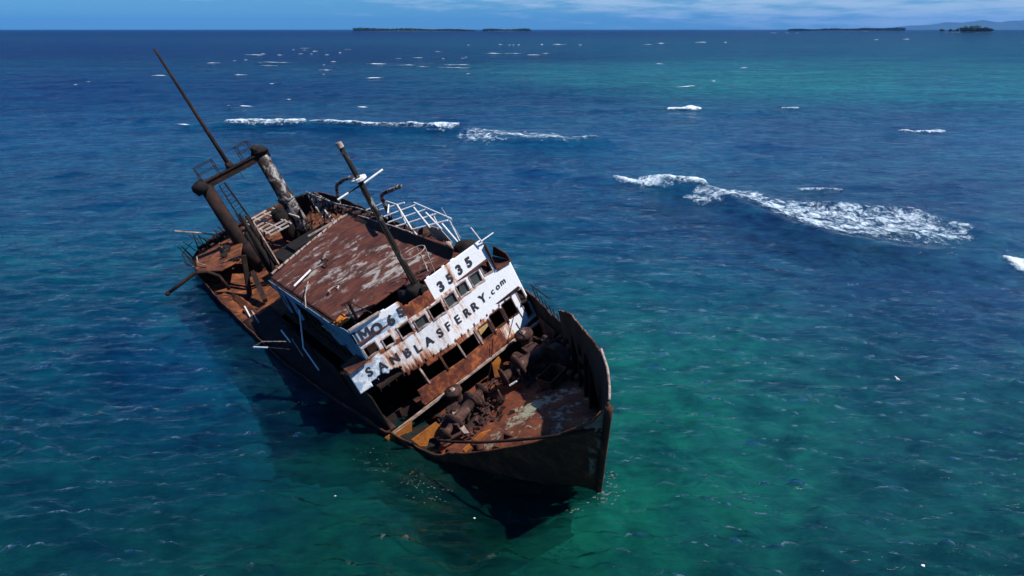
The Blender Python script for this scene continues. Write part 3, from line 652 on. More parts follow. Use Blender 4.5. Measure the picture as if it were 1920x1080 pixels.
t = NT('sea_haze'); vol = t.node('ShaderNodeVolumePrincipled'); vol.inputs['Color'].default_value = (0.09, 0.38, 0.95, 1); vol.inputs['Density'].default_value = HAZE_D
vol.inputs['Anisotropy'].default_value = 0.0
t.l.new(vol.outputs[0], t.out.inputs['Volume']); hz.data.materials.append(t.m)

# ------------------------------------------------------------------ the wreck
# ship axes: x towards the bow, y to port, z up; the root carries list and trim
ship = bpy.data.objects.new('shipwreck', None); COL.objects.link(ship)
ship.location = (-2.086, 30.355, 1.976)
ship.rotation_euler = (R(22.13), R(-5.754), R(-56.30))
tag(ship, 'rusted ferry wreck listing hard over on the reef, white bridge front with black lettering', 'shipwreck')
def interp(x, tab): return float(np.interp(x, [a for a, _ in tab], [b for _, b in tab]))
HB = [(-34.5, 3.2), (-33.6, 4.8), (-32, 5.9), (-28, 6.45), (-22, 6.5), (-16, 6.35), (-10, 6.15), (-5, 5.6), (0, 4.92), (2.9, 4.35), (5.0, 3.8), (6.6, 3.2), (8.0, 2.55), (9.3, 1.85), (10.4, 1.1), (11.1, 0.52), (11.6, 0.03)]
RAIL_S = [(-34.5, 4.55), (-30, 4.2), (-24, 3.6), (-16, 2.5), (-8, 1.35), (-3, 0.55), (-0.1, 0.2), (1.0, -0.18), (2.0, -0.33), (3.2, -0.45), (4.1, -0.2), (5.1, 0.02), (6.7, 0.5), (8.9, 1.12), (10.3, 1.8), (11.2, 2.3), (11.45, 2.85), (11.6, 3.0)]
RAIL_P = [(-34.5, 4.2), (-26, 3.0), (-16, 2.2), (-8, 2.0), (0, 1.45), (1.7, 1.1), (2.8, 1.0), (3.2, 1.4), (3.4, 2.1), (4.6, 2.4), (5.6, 2.55), (6.6, 2.7), (8, 3.1), (9.3, 3.5), (10.6, 3.6), (11.6, 3.1)]
def half(x, z, side):
    """half-breadth of the hull at height z"""
    top = interp(x, HB); d = max(0.0, interp(x, RAIL_P) - z)
    if x > 0: k = 1 - 0.030 * d * (1 + x / 6.0)
    else: k = 1 - 0.012 * d
    if d > 5: k -= 0.10 * (d - 5) ** 1.3
    return max(0.03, top * k)
DZ = [(-40, 5.0), (-9, -0.44), (-2, -1.38), (0, -1.1), (4, -0.52), (6, 0.0), (9, 0.85), (10.5, 1.35), (12, 1.8)]
def deck_z(x): return interp(x, DZ)
NS, NR = 170, 26
V, F, BD = [], [], []
xsn = list(np.linspace(-34.5, -1, 70)) + list(np.linspace(-0.8, 11.6, 70))
def hull_side(sgn):
    V, F, BD = [], [], []
    tab = RAIL_P if sgn > 0 else RAIL_S
    for i, x in enumerate(xsn):
        zt = interp(x, tab)
        if sgn < 0 and -0.1 < x < 4.4: zt += 0.10 * mnoise.noise(Vector((x * 3.1, 0, 0)))
        if sgn > 0 and 1 < x < 9.5: zt += 0.17 * mnoise.noise(Vector((x * 2.6, 4, 0))) - 0.05 + 0.10 * mnoise.noise(Vector((x * 7, 8, 0)))
        zt += 0.03 * mnoise.noise(Vector((x * 4, 1, 2)))
        for j in range(NR):
            w = j / (NR - 1); z = zt + (-7.2 - zt) * w ** 1.25
            rake = 0.0 if x <= 0 else ((3.0 - z) * 0.56 + 0.9 * max(0.0, -4.4 - z)) * (x / 11.6) ** 2.2      # the stem rakes aft going down
            y = sgn * half(x, z, sgn)
            dent = 0.07 * mnoise.noise(Vector((x * 0.9, z * 0.8, sgn * 5))) + 0.03 * mnoise.noise(Vector((x * 2.3, z * 2.1, sgn * 9)))
            if x > 11: dent = 0
            V.append((x - rake, y + sgn * dent, z))
            dz = (3.0 if x > 7 else 1.75 + 0.15 * x) - z
            b_ = 0.62 if 0.05 < dz < 1.15 and x > 3 else 0.28
            BD.append(b_ + (0.25 if x > 10.9 and z > -1.6 else 0))
    n = len(xsn)
    for i in range(n - 1):
        for j in range(NR - 1):
            q = (i * NR + j, (i + 1) * NR + j, (i + 1) * NR + j + 1, i * NR + j + 1)
            F.append(q if sgn > 0 else q[::-1])
    return V, F, BD
Vp, Fp, Bp = hull_side(1); Vs, Fs, Bs = hull_side(-1)
off = len(Vp)
# transom closing the stern
TF = []
for j in range(NR - 1): TF.append((off + j, off + j + 1, j + 1, j))
hull = mesh_obj('hull', Vp + Vs, Fp + [tuple(i + off for i in f) for f in Fs] + TF, M['hull'], ship, True)
hull.data.materials.append(M['soot_shade'])  # inner face of the same plating, its shade put into a blacker colour
set_attr(hull, 'band', Bp + Bs); solid(hull, 0.07, -1); hull.modifiers[0].material_offset = 1
# bulwark cap rails
for sgn, tab, xr in ((1, RAIL_P, (9.4, 11.45)), (-1, RAIL_S, (4.3, 11.45))):
    pts = [(x, sgn * (half(x, interp(x, tab), sgn) + 0.0), interp(x, tab) + 0.03) for x in np.linspace(*xr, 26)]
    MB().tube([(a - (3.0 - c) * 0.56 * (a / 11.6) ** 2.2, b, c) for a, b, c in pts], 0.05, 7).build('cap_rail', M['pale_rail'] if sgn > 0 else M['rust_stern'], ship, True)
mb = MB().tube([(11.64 - (3.0 - z) * 0.56, 0, z) for z in np.linspace(3.05, -4.4, 14)], [0.14] * 14, 8)
mb.build('stem_bar', M['hull'], ship, True)
pts = []
for x in np.linspace(4.0, 11.3, 24):
    z = 0.25 + 0.145 * x; pts.append((x - (3 - z) * 0.56 * (x / 11.6) ** 2.2, -half(x, z, -1) - 0.05, z))
MB().tube(pts, 0.06, 6).build('rubbing_strake', M['rust_dark'], ship, True)
def deck_grid(name, x0, x1, nx, ny, zf, hw, mat, t=0.08, att=None, holes=None, sag=0.03, parent=None, y0=None, y1=None):
    V, F, A = [], [], []
    for i in range(nx):
        x = x0 + (x1 - x0) * i / (nx - 1)
        for j in range(ny):
            w = j / (ny - 1)
            a = -hw(x) if y0 is None else y0(x); b = hw(x) if y1 is None else y1(x)
            y = a + (b - a) * w
            V.append((x, y, zf(x, y) + sag * mnoise.noise(Vector((x * 0.8, y * 0.8, x0))) + sag * 0.4 * mnoise.noise(Vector((x * 2.4, y * 2.4, x0 + 9)))))
            A.append(att(x, y) if att else 0.5)
    for i in range(nx - 1):
        for j in range(ny - 1):
            c = [V[k] for k in (i * ny + j, (i + 1) * ny + j + 1)]
            if holes and holes((c[0][0] + c[1][0]) / 2, (c[0][1] + c[1][1]) / 2): continue
            F.append((i * ny + j, (i + 1) * ny + j, (i + 1) * ny + j + 1, i * ny + j + 1))
    o = mesh_obj(name, V, F, mat, parent or ship, True); set_attr(o, 'flake', A); solid(o, t, -1)
    return o
def rk(x, z): return 0.0 if x <= 0 else (3.0 - z) * 0.56 * (x / 11.6) ** 2.2
def fd_half(x):
    # half-breadth of the raked hull at deck height, seen from a deck position x
    xx = x
    for _ in range(6): xx = x + rk(xx, deck_z(x))
    return max(0.02, half(min(xx, 11.5), deck_z(x), 1) - 0.05) if xx < 11.55 else 0.02
def fd_flake(x, y):
    n = mnoise.noise(Vector((x * 0.7, y * 0.7, 3)))
    b = 0.30 + 0.17 * min(1, max(0, (x - 3.4) / 1.5)) + 0.22 * n
    return b + 0.22 * math.exp(-((x - 5.3) / 1.5) ** 2 - ((y - 0.0) / 1.2) ** 2)
foredeck = deck_grid('foredeck', -1.9, 9.9, 70, 44, lambda x, y: deck_z(x) + 0.42 * min(1, max(0, (x - 2.5) / 4)) * (1 - (y / max(0.3, fd_half(x))) ** 2), fd_half, M['foredeck'], att=fd_flake,
    holes=lambda x, y: (x < 3.6 and y < -2.9 - 0.25 * x + 0.4 * mnoise.noise(Vector((x * 2, y * 2, 0)))))
deck_grid('main_deck', -17.5, -1.9, 40, 16, lambda x, y: deck_z(x) if x > -9 else deck_z(-9) + 0.12 * (-9 - x), lambda x: interp(x, HB) - 0.15, M['rust_dark'])
for sgn, tab in ((-1, RAIL_S), (1, RAIL_P)):
    deck_grid('side_deck', -17.5, -0.3, 40, 6, lambda x, y: interp(x, tab) - 0.22, None, M['rust_dark'], y0=(lambda x: -interp(x, HB) + 0.05) if sgn < 0 else (lambda x: 4.3), y1=(lambda x: -4.3) if sgn < 0 else (lambda x: interp(x, HB) - 0.05))

def zw(x, y): return (-1.98 - 0.1 * x - 0.375 * y) / 0.922
deck_grid('hull_shade_sheet', -0.2, 4.2, 20, 10, lambda x, y: max(zw(x, y) + 0.03, deck_z(x) - 0.5 if y > -2.6 else -9), None, M['soot_shade'], y0=lambda x: -half(x, zw(x, -4), -1) + 0.06, y1=lambda x: -2.0)  # added black sheet covering the water inside the hull, stands in for shade
for k, (sx, sy) in enumerate(((4.15, 24.2), (4.0, 23.6), (3.6, 23.3), (4.25, 25.0), (2.4, 22.7))):
    mbf = MB(); r_ = random.Random(k + 50)
    for q in range(14):
        a, b = sx + r_.gauss(0, 0.22), sy + r_.gauss(0, 0.2)
        mbf.lump((a, b, float(sea_height([a], [b])[0]) + 0.01), (r_.uniform(0.02, 0.09), r_.uniform(0.015, 0.04), 0.012), seed=q + k * 9, n=1, rough=0.6)
    tag(mbf.build('foam_patch', bpy.data.materials['faint_foam']), 'flecks of foam lapping round the foot of the bow', 'foam', 'foam round the bow', 'stuff')
# --- bridge front
def xf(y, z): return 0.06 - 0.0985 * z - 0.085 * abs(y)
UPW = [(-3.73, -3.08, 3.58, 4.12), (-2.80, -2.30, 3.52, 3.98), (-1.94, -1.30, 3.45, 4.09), (-1.11, -0.45, 3.40, 3.92), (-0.25, 0.51, 3.39, 4.04), (0.68, 1.31, 3.41, 4.0), (1.51, 2.14, 3.47, 4.09), (2.37, 3.0, 3.49, 4.12), (3.18, 3.74, 3.6, 4.21)]
LOW = [(-2.62, -2.02, 0.90, 1.63), (-1.88, -0.89, 0.95, 1.62), (-0.80, 0.15, 0.87, 1.66), (0.25, 1.18, 0.90, 1.61), (1.48, 2.14, 0.92, 1.64), (2.34, 3.07, 0.98, 1.80), (3.25, 3.94, 0.93, 1.86)]
DOOR = (4.32, 4.72, 0.32, 1.92)
def h2(y, z, s=0): return mnoise.noise(Vector((y * 3.2, z * 3.2, s))) * 0.6 + mnoise.noise(Vector((y * 8, z * 8, s + 5))) * 0.4
def wall_keep(y, z):
    n = h2(y, z)
    if z > 5.30 + 0.03 * n or z < 0.0: return False
    if z > 3.52 and not (-3.86 < y < 3.90): return False
    if abs(y) > 4.84: return False
    if -1.22 + 0.15 * n < y < 0.27 + 0.06 * n and z > 4.78 + 0.12 * n: return False
    if y < -1.2 and z > 5.22 - 0.05 * (y + 3.8) + 0.05 * n: return False
    for a, b, c, d in UPW + LOW + [DOOR]:
        if a < y < b and c < z < d: return False
    if 1.46 < y < 2.16 and 1.2 + 0.3 * n < z < 1.80 and False: return False
    if y < -4.2 and z < 2.12 + 0.12 * n + 0.3 * abs(((y * 5.5) % 1) - 0.5): return False
    if -4.2 <= y < -2.7 + 0.1 * n and z < 2.50 + 0.35 * n - 0.10 * (y + 3.5): return False
    if -2.72 <= y < -1.62 and 1.62 < z < 1.80 + 0.25 * n: return False
    if y < -3.0 + 0.25 * n and z < 2.3: return False
    if -3.1 < y < -2.62 and 0.5 + 0.3 * n < z < 2.0: return False
    if 3.94 <= y < 4.0 and 0.9 < z < 1.2: return False
    return True
def g(v, c, s): return math.exp(-((v - c) / s) ** 2)
EDGES = sorted([w[0] for w in UPW] + [w[1] for w in UPW])
def wall_rust(y, z):
    r = 0.10 + 0.10 * g(y, 0.3, 1.7)
    if z < 3.62: r += 0.22 * max(g(y, e, 0.16) for e in EDGES) * math.exp(-max(0, 3.5 - z) / 0.75)
    if 3.38 < z < 4.2: r += 0.24 * (1 if y < 3.1 else 0.2)
    r += 0.30 * g(y, -2.6, 0.8) * g(z, 2.9, 0.6) + 0.55 * g(y, -2.2, 1.3) * (1 - min(1, max(0, (z - 1.9) / 0.75))) * (1 if z > 0.9 else 0)
    r += 0.08 * (1 if -1.7 < y < 1.9 else 0) * g(z, 2.6, 0.9)
    if z < 0.95 and y < 3.2: r += 0.62 - 0.30 * g(y, 2.9, 0.35)
    if z < 1.9 and z >= 0.9 and y < 3.2: r += 0.3
    if z < 0.16: r += 0.4
    r += 0.60 * (1 if z > 4.15 and -1.25 < y < 0.28 else 0) + 0.5 * g(y, -1.2, 0.22) * (1 if z > 4.3 else 0)
    r += 0.36 * g(y, 1.62, 0.20) * (1 if z > 4.2 else 0)
    r += 0.35 * g(y, -3.75, 0.25) * g(z, 5.25, 0.2)
    r += 0.14 * g(y, 4.5, 0.5) * g(z, 3.2, 0.8) + 0.2 * g(y, 4.5, 0.3) * g(z, 0.2, 0.3)
    if y > 2.2 and z > 0.95: r -= 0.07
    return r
step = 0.055
ys_ = np.arange(-4.85, 4.86, step); zs_ = np.arange(0.0, 5.36, step)
V, F, A = [], [], []
for y in ys_:
    for z in zs_:
        V.append((xf(y, z) + 0.010 * mnoise.noise(Vector((y * 0.9, z * 0.9, 1))), y, z)); A.append(wall_rust(y, z))
nz_ = len(zs_)
for i in range(len(ys_) - 1):
    for j in range(nz_ - 1):
        if wall_keep(ys_[i] + step / 2, zs_[j] + step / 2):
            F.append((i * nz_ + j, (i + 1) * nz_ + j, (i + 1) * nz_ + j + 1, i * nz_ + j + 1))
front = mesh_obj('front_wall', V, F, M['wall'], ship, True); set_attr(front, 'rust', A)
set_attr(front, 'blue', [0.50 * (1 if y < -1.3 else 0) * (1 if 4.2 < z < 5.02 - 0.12 * (y + 3.8) else 0) + (0.56 if y < -3.2 and z < 3.5 else 0.1) for _, y, z in V]); solid(front, 0.05, -1)
front.data.materials[0] = M['wall']
def rect_frame(a, b, c, d, w, proud, depth):
    mb = MB()
    for (y0, z0, y1, z1) in ((a, c, b, c), (a, d, b, d), (a, c, a, d), (b, c, b, d)):
        ym = (y0 + y1) / 2; zm = (z0 + z1) / 2
        sy = (abs(y1 - y0) + w) if y1 != y0 else w; sz = w if y1 != y0 else (abs(z1 - z0) - w)
        mb.box((xf(ym, zm) + proud - depth / 2, ym, zm), (depth, sy, sz), Euler((0, R(-5.6), 0)))
    return mb
M['frame'] = rust_mat('window_frame_paint', (0.06, 0.035, 0.03), (0.30, 0.22, 0.19), (0.62, 0.60, 0.57), scale=3.0)
for k, w in enumerate(UPW):
    f_ = rect_frame(*w, 0.055, 0.035, 0.14).build('window_frame', M['frame'], front)
for k in (3, 5, 6, 7):
    a, b, c, d = UPW[k]; ym, zm = (a + b) / 2, (c + d) / 2
    yb = b if k in (3, 5) else a + 0.4 * (b - a) if k == 6 else b
    MB().plate([(xf(a, c) - 0.08, a, c), (xf(b, c) - 0.08, b, c), (xf(b, d) - 0.08, b, d), (xf(a, d) - 0.08, yb if yb < a + 0.3 else a, d)], (0.01, 0, 0)).build('window_pane', M['glass'], front)
for w in LOW[4:]:
    rect_frame(*w, 0.05, 0.02, 0.10).build('window_frame', M['rust'], front)
for y in (-1.95, -0.85, 0.2, 1.33, 2.24, 3.16):
    MB().bar((xf(y, 0.85) + 0.03, y + 0.05, 0.85), (xf(y, 1.75) + 0.03, y - 0.02, 1.75), 0.08, 0.05).build('mullion', M['pale_rail'] if y in (-1.95, 0.2, 1.33) else M['rust'], front)
MB().plate([(xf(1.5, 1.6) - 0.05, 1.50, 1.22), (xf(1.5, 1.6) - 0.05, 2.12, 1.42), (xf(1.5, 1.6) - 0.05, 2.13, 1.64), (xf(1.5, 1.6) - 0.05, 1.49, 1.62)], (0.02, 0, 0)).build('board', M['ply'], front)
rect_frame(*DOOR, 0.06, 0.03, 0.12).build('door_frame', M['frame'], front)
mb = MB()
r_ = random.Random(8)
for y in np.arange(-4.0, 4.1, 0.42):
    mb.bar((xf(y, 1.9) + 0.04, y, 1.88), (xf(y, 2.05) + 0.05, y + 0.01, 1.98 + r_.uniform(0, 0.1)), 0.025, 0.04)
mb.build('cleat_row', M['rust'], front)
# lettering painted on the front
def glyph(ch, y, z, size, mat, bold, name, ang=0.0, bend=0.0):
    cu = bpy.data.curves.new(name, 'FONT'); cu.body = ch; cu.size = size; cu.align_x = 'CENTER'; cu.align_y = 'CENTER'; cu.offset = bold; cu.resolution_u = 6
    ob = bpy.data.objects.new(name, cu); COL.objects.link(ob)
    dg = bpy.context.evaluated_depsgraph_get(); me_ = bpy.data.meshes.new_from_object(ob.evaluated_get(dg))
    bpy.data.objects.remove(ob)
    bm = bmesh.new(); bm.from_mesh(me_)
    bmesh.ops.triangulate(bm, faces=bm.faces[:])
    xsv = [v.co.x for v in bm.verts]; ysv = [v.co.y for v in bm.verts]
    cx, cy = (min(xsv) + max(xsv)) / 2, (min(ysv) + max(ysv)) / 2
    vs = []
    for v in bm.verts:
        a, b = v.co.x - cx, v.co.y - cy
        a, b = a * math.cos(ang) - b * math.sin(ang), a * math.sin(ang) + b * math.cos(ang)
        vs.append((y + a, z + b))
    fs = [tuple(x.index for x in f.verts) for f in bm.faces]; bm.free()
    return vs, fs
def lettering(items, mat, size, bold):
    for ch, y, z, *k in items:
        if ch == 'M':                                   # drawn as one outline, like a stencil
            o_ = [(0, 0), (0, 1), (0.24, 1), (0.5, 0.55), (0.76, 1), (1, 1), (1, 0), (0.79, 0), (0.79, 0.62), (0.5, 0.14), (0.21, 0.62), (0.21, 0)]
            bm = bmesh.new(); bm.faces.new([bm.verts.new((0, y + (a - 0.5) * 0.50, z + (c - 0.5) * 0.47)) for a, c in o_]); bmesh.ops.triangulate(bm, faces=bm.faces[:]); bm.verts.index_update()
            mesh_obj('letter', [(xf(v.co.y, v.co.z) + 0.024, v.co.y, v.co.z) for v in bm.verts], [tuple(v.index for v in f.verts) for f in bm.faces], mat, front); bm.free(); continue
        vs, fs = glyph(ch, y, z, size * (k[0] if k else 1), mat, bold * (0.9 if ch == 'M' else 1.6), 'letter')
        if ch == 'I': vs = [(y + (a - y) * 1.7, c) for a, c in vs]
        if ch == 'M': vs = [(y + (a - y) * 0.86, c) for a, c in vs]
        mesh_obj('letter', [(xf(a, c) + 0.024, a, c) for a, c in vs], fs, mat, front)
lettering([('I', -3.76, 4.74), ('M', -3.28, 4.68), ('O', -2.72, 4.57), ('6', -1.98, 4.56)], M['letter'], 0.66, 0.022)
lettering([('5', -1.40, 4.62)], M['letter_worn'], 0.62, 0.022)
lettering([('3', 0.88, 4.58), ('5', 1.46, 4.62), ('3', 2.12, 4.70), ('5', 2.75, 4.72)], M['letter'], 0.64, 0.022)
lettering([('S', -4.0, 3.02), ('A', -3.38, 2.90), ('N', -2.72, 2.86)], M['letter'], 0.60, 0.013)
lettering([('B', -2.08, 2.78, 0.95)], M['letter_worn'], 0.62, 0.020)
lettering([('L', -1.55, 2.68), ('A', -0.94, 2.68), ('S', -0.29, 2.71)], M['letter'], 0.60, 0.013)
lettering([('F', 0.22, 2.73), ('E', 0.83, 2.71), ('R', 1.44, 2.70), ('R', 1.95, 2.70), ('Y', 2.52, 2.78)], M['letter'], 0.60, 0.012)
lettering([('.', 2.89, 2.58, 1.0), ('c', 3.17, 2.70), ('o', 3.55, 2.74), ('m', 3.93, 2.79)], M['letter'], 0.46, 0.006)

# base rail, bulkhead set back under the bridge front, decks inside
MB().bar((0.05, -4.6, -0.02), (0.0, 4.86, -0.02), 0.14, 0.10).build('base_rail', M['pale_rail'], ship)
MB().box((-0.75, 1.0, -0.10), (1.4, 7.5, 0.10)).build('lower_deck_edge', M['rust'], ship)
mb = MB().box((-1.55, 0, -0.75), (0.08, 9.5, 1.25))
mb.build('front_bulkhead', M['rust_dark'], ship)
MB().box((-8.6, 0.3, 2.05), (16.4, 8.6, 0.10)).build('boat_deck', M['rust_dark'], ship)
MB().box((-4.2, 0, 1.0), (0.08, 9.3, 2.0)).build('inner_bulkhead', M['rust_dark'], ship)
MB().box((-3.6, 0, 3.4), (0.08, 7.1, 2.6)).build('wheelhouse_bulkhead', M['rust_dark'], ship)
MB().box((-1.35, 1.6, 4.32), (1.7, 4.2, 0.07), Euler((0, R(4), 0))).build('wheelhouse_top', M['rust'], ship)
MB().box((-1.35, -2.7, 4.42), (1.6, 2.2, 0.07)).build('wheelhouse_top', M['roof'], ship)
MB().plate([(-0.50, -3.84, 5.24), (-0.50, -2.2, 5.18), (-0.75, -2.25, 5.16), (-0.80, -3.82, 5.20)], (0, 0, 0.05)).build('parapet_flange', M['pale_rail'], ship)
# bridge roof
def roof_flake(x, y):
    return 0.45 + 0.14 * g(x, -5.0, 3.6) * g(y, 0.8, 2.4) + 0.10 * g(x, -11, 4) * g(y, -1, 2) - 0.16 * g(y, 3.6, 0.9) - 0.12 * g(x, -1.8, 1.0) + 0.06 * mnoise.noise(Vector((x * 0.6, y * 0.6, 5)))
roof = deck_grid('bridge_roof', -18.6, -2.1, 90, 44, lambda x, y: 4.76 - 0.012 * y * y + 0.02, lambda x: 3.62, M['roof'], t=0.10, att=roof_flake, sag=0.035,
    holes=lambda x, y: x < -15.4 - 0.75 * (y + 3.6) * 0.62 + 0.15 * mnoise.noise(Vector((x, y * 2, 0))) or (x > -2.6 and y < 0.0) or (-3.2 < x < -2.2 and -3.55 < y < -2.9))
ed = MB()
for k in range(14):
    y0 = -3.4 + 0.5 * k; x0 = -15.4 - 0.75 * (y0 + 3.6) * 0.62
    if x0 > -18.5: ed.bar((x0 + 0.03, y0, 4.80), (x0 - 0.2, y0 + 0.42, 4.82), 0.10, 0.09)
ed.build('roof_edge_strip', M['pale_rail'], roof)
MB().bar((-18.4, 0.3, 4.84), (-18.5, 3.5, 4.72), 0.14, 0.10).build('roof_edge_strip', M['pale_rail'], roof)
# wall plate standing along the port roof edge
pw = []
for q in range(24):
    w = q / 23; x = -16.6 + 14.6 * w; hgt = 0.12 + 0.34 * min(1, w * 2.2) + 0.05 * mnoise.noise(Vector((x * 2, 0, 0)))
    yb = 3.05 - 0.55 * w + 0.3 * max(0, 0.3 - w)
    pw.append(((x, yb, 4.66), (x, yb + 0.40, 4.66 + hgt)))
V = [p for a in pw for p in a]; F = [(2 * i, 2 * i + 2, 2 * i + 3, 2 * i + 1) for i in range(23)]
solid(mesh_obj('port_roof_plate', V, F, M['rust_dark'], ship), 0.05)
MB().tube([(p[1][0], p[1][1], p[1][2] + 0.03) for p in pw[:16]], 0.05, 6).build('plate_edge', M['pale_rail'], ship)
# deckhouse walls
sw = MB()
for x in np.arange(-15.0, -0.6, 1.2): sw.bar((x, -3.72, 2.1), (x, -3.68, 4.62), 0.09, 0.09)
sw.bar((-15.2, -3.70, 4.55), (-0.6, -3.74, 4.55), 0.10, 0.12); sw.bar((-15.2, -3.70, 2.9), (-4.0, -3.74, 2.9), 0.08, 0.08)
side = sw.build('side_framing', M['rust_dark'], ship)
def panel(pts, name='side_panel', mat=None): return solid(mesh_obj(name, pts, [tuple(range(len(pts)))], mat or M['blue_panel'], side), 0.03)
ys0 = -3.80
panel([(-15.3, ys0, 4.60), (-15.0, ys0, 3.9), (-12.8, ys0, 4.15), (-9.0, ys0, 4.20), (-6.0, ys0, 4.15), (-4.0, ys0, 4.2), (-4.0, ys0, 4.62)])
panel([(-13.9, ys0 - 0.03, 4.3), (-13.7, ys0 - 0.10, 3.3), (-13.1, ys0 - 0.14, 2.85), (-12.5, ys0 - 0.14, 2.95), (-12.4, ys0 - 0.05, 4.0), (-12.9, ys0 - 0.03, 4.3)])
panel([(-11.9, ys0 - 0.03, 4.3), (-11.4, ys0 - 0.10, 3.2), (-10.6, ys0 - 0.16, 2.95), (-10.0, ys0 - 0.12, 3.2), (-10.4, ys0 - 0.05, 4.25)])
panel([(-3.9, ys0, 4.62), (-3.6, ys0, 3.3), (-2.2, ys0, 2.5), (-0.62, ys0, 2.35), (-0.55, ys0, 4.95), (-1.6, ys0, 5.0)])
panel([(-6.4, ys0, 4.2), (-6.0, ys0, 3.6), (-4.6, ys0, 3.1), (-3.8, ys0, 3.3), (-3.9, ys0, 4.25)])
MB().plate([(-0.45, -3.9, 3.55), (-1.7, -3.9, 3.55), (-1.7, -4.8, 3.5), (-0.45, -4.82, 3.52)], (0, 0, 0.06)).build('bridge_wing', M['rust'], ship)
MB().plate([(-0.55, 3.92, 3.50), (-2.2, 3.92, 3.5), (-2.2, 4.8, 3.45), (-0.55, 4.84, 3.50)], (0, 0, 0.06)).build('bridge_wing', M['rust'], ship)
MB().plate([(-0.5, 3.9, 3.56), (-0.55, 3.92, 5.05), (-1.3, 3.95, 4.6), (-1.5, 3.95, 3.56)], (0, 0.05, 0)).build('wing_plate', M['rust'], ship)
MB().plate([(-0.6, 4.82, 3.56), (-0.7, 4.82, 3.9), (-1.8, 4.86, 4.15), (-2.3, 4.86, 3.5)], (0, 0.05, 0)).build('wing_plate', M['rust'], ship)
lw = MB()
for x0, x1 in ((-16.8, -13.2), (-12.6, -9.4), (-8.8, -5.2), (-4.5, -0.3)): lw.box(((x0 + x1) / 2, -4.55, 1.0), (x1 - x0, 0.06, 2.0))
lw.build('lower_side_wall', M['rust_dark'], ship)
pwl = MB().box((-8.6, 4.4, 1.1), (16.2, 0.06, 2.0)); pwl.build('lower_side_wall', M['rust_dark'], ship)
MB().box((-9.5, 3.45, 3.4), (16.6, 0.06, 2.5)).build('port_side_wall', M['rust_dark'], ship)
MB().plate([(-15.3, -3.6, 2.1), (-15.3, -3.6, 4.6), (-17.4, 0.4, 4.6), (-18.4, 3.4, 4.5), (-18.4, 3.4, 2.1)], (0.06, 0, 0)).build('aft_bulkhead', M['rust_dark'], ship)

# --- foremast on the bridge roof
mast = MB().tube([(-1.15, 0.05, 3.9), (-1.2, 0.0, 6.5), (-1.25, -0.02, 10.6), (-1.3, -0.05, 12.35)], [0.18, 0.15, 0.12, 0.10], 12).build('foremast', M['mast'], ship, True)
MB().tube([(-0.9, -0.12, 4.6), (-1.05, -0.16, 7.6), (-1.2, -0.15, 10.2)], 0.035, 6).build('mast_pipe', M['black'], mast)
MB().lathe((-1.28, -0.05, 12.2), (-1.30, -0.05, 12.45), [(0, 0.15), (1, 0.14)], 10).build('mast_cap', M['pale_rail'], mast)
MB().lathe((-1.25, 0.0, 10.62), (-1.25, 0.0, 10.74), [(0, 0.34), (1, 0.34)], 14).build('mast_platform', M['white_pipe'], mast)
MB().tube([(-1.25, -1.28, 10.35), (-1.25, -0.72, 10.38)], 0.05, 6).build('yard_arm', M['white_pipe'], mast); MB().tube([(-1.2, 0.10, 10.42), (-1.2, 1.15, 10.52)], 0.05, 6).build('yard_arm', M['white_pipe'], mast)
MB().tube([(-1.25, -0.72, 10.38), (-1.2, 0.10, 10.42)], 0.035, 6).build('yard_stub', M['black'], mast)
mb = MB(); r_ = random.Random(5)
for q in range(16):
    z = r_.uniform(8.6, 12.1); a = r_.uniform(0, 6.28); mb.bar((-1.27, 0, z), (-1.27 + 0.32 * math.cos(a), 0.32 * math.sin(a), z + r_.uniform(-0.1, 0.15)), 0.025, 0.025)
mb.build('mast_step', M['black'], mast)
# cage and hoop at the foot of the mast
hoop = [(-2.1 + 0.55 * math.cos(a), 0.95 + 0.65 * math.sin(a), 6.1) for a in np.linspace(-1.6, 3.4, 14)]
cg = MB().tube(hoop, 0.03, 6)
for a in (0.2, 1.3, 2.4): cg.tube([(-2.1 + 0.55 * math.cos(a), 0.95 + 0.65 * math.sin(a), 6.1), (-1.6 + 0.3 * math.cos(a), 0.8 + 0.5 * math.sin(a), 4.75)], 0.028, 6)
cg.build('ladder_cage', M['pale_rail'], ship)
cg = MB().tube([(-1.75, 0.2, 5.3), (-1.9, 0.75, 5.15), (-1.5, 1.2, 5.2), (-1.2, 0.9, 5.1), (-1.0, 0.25, 5.2)], 0.07, 6)
for q in range(7): cg.lump((-1.6 + 0.15 * q, 0.2 + 0.17 * q, 4.85 + 0.06 * (q % 3)), (0.2, 0.16, 0.14), q, 1, 0.5)
cg.build('mast_foot_fittings', M['machine'], ship)
MB().lathe((-1.0, -0.2, 4.4), (-0.95, -0.15, 5.15), [(0, 0.42), (0.8, 0.40), (1, 0.33)], 14).lump((-1.4, -0.55, 4.7), (0.4, 0.35, 0.4), 3).build('mast_housing', M['black'], ship, True)
MB().lathe((-0.55, 0.05, 4.95), (-0.40, 0.06, 4.92), [(0, 0.17), (1, 0.17)], 14).build('horn', M['black'], ship)
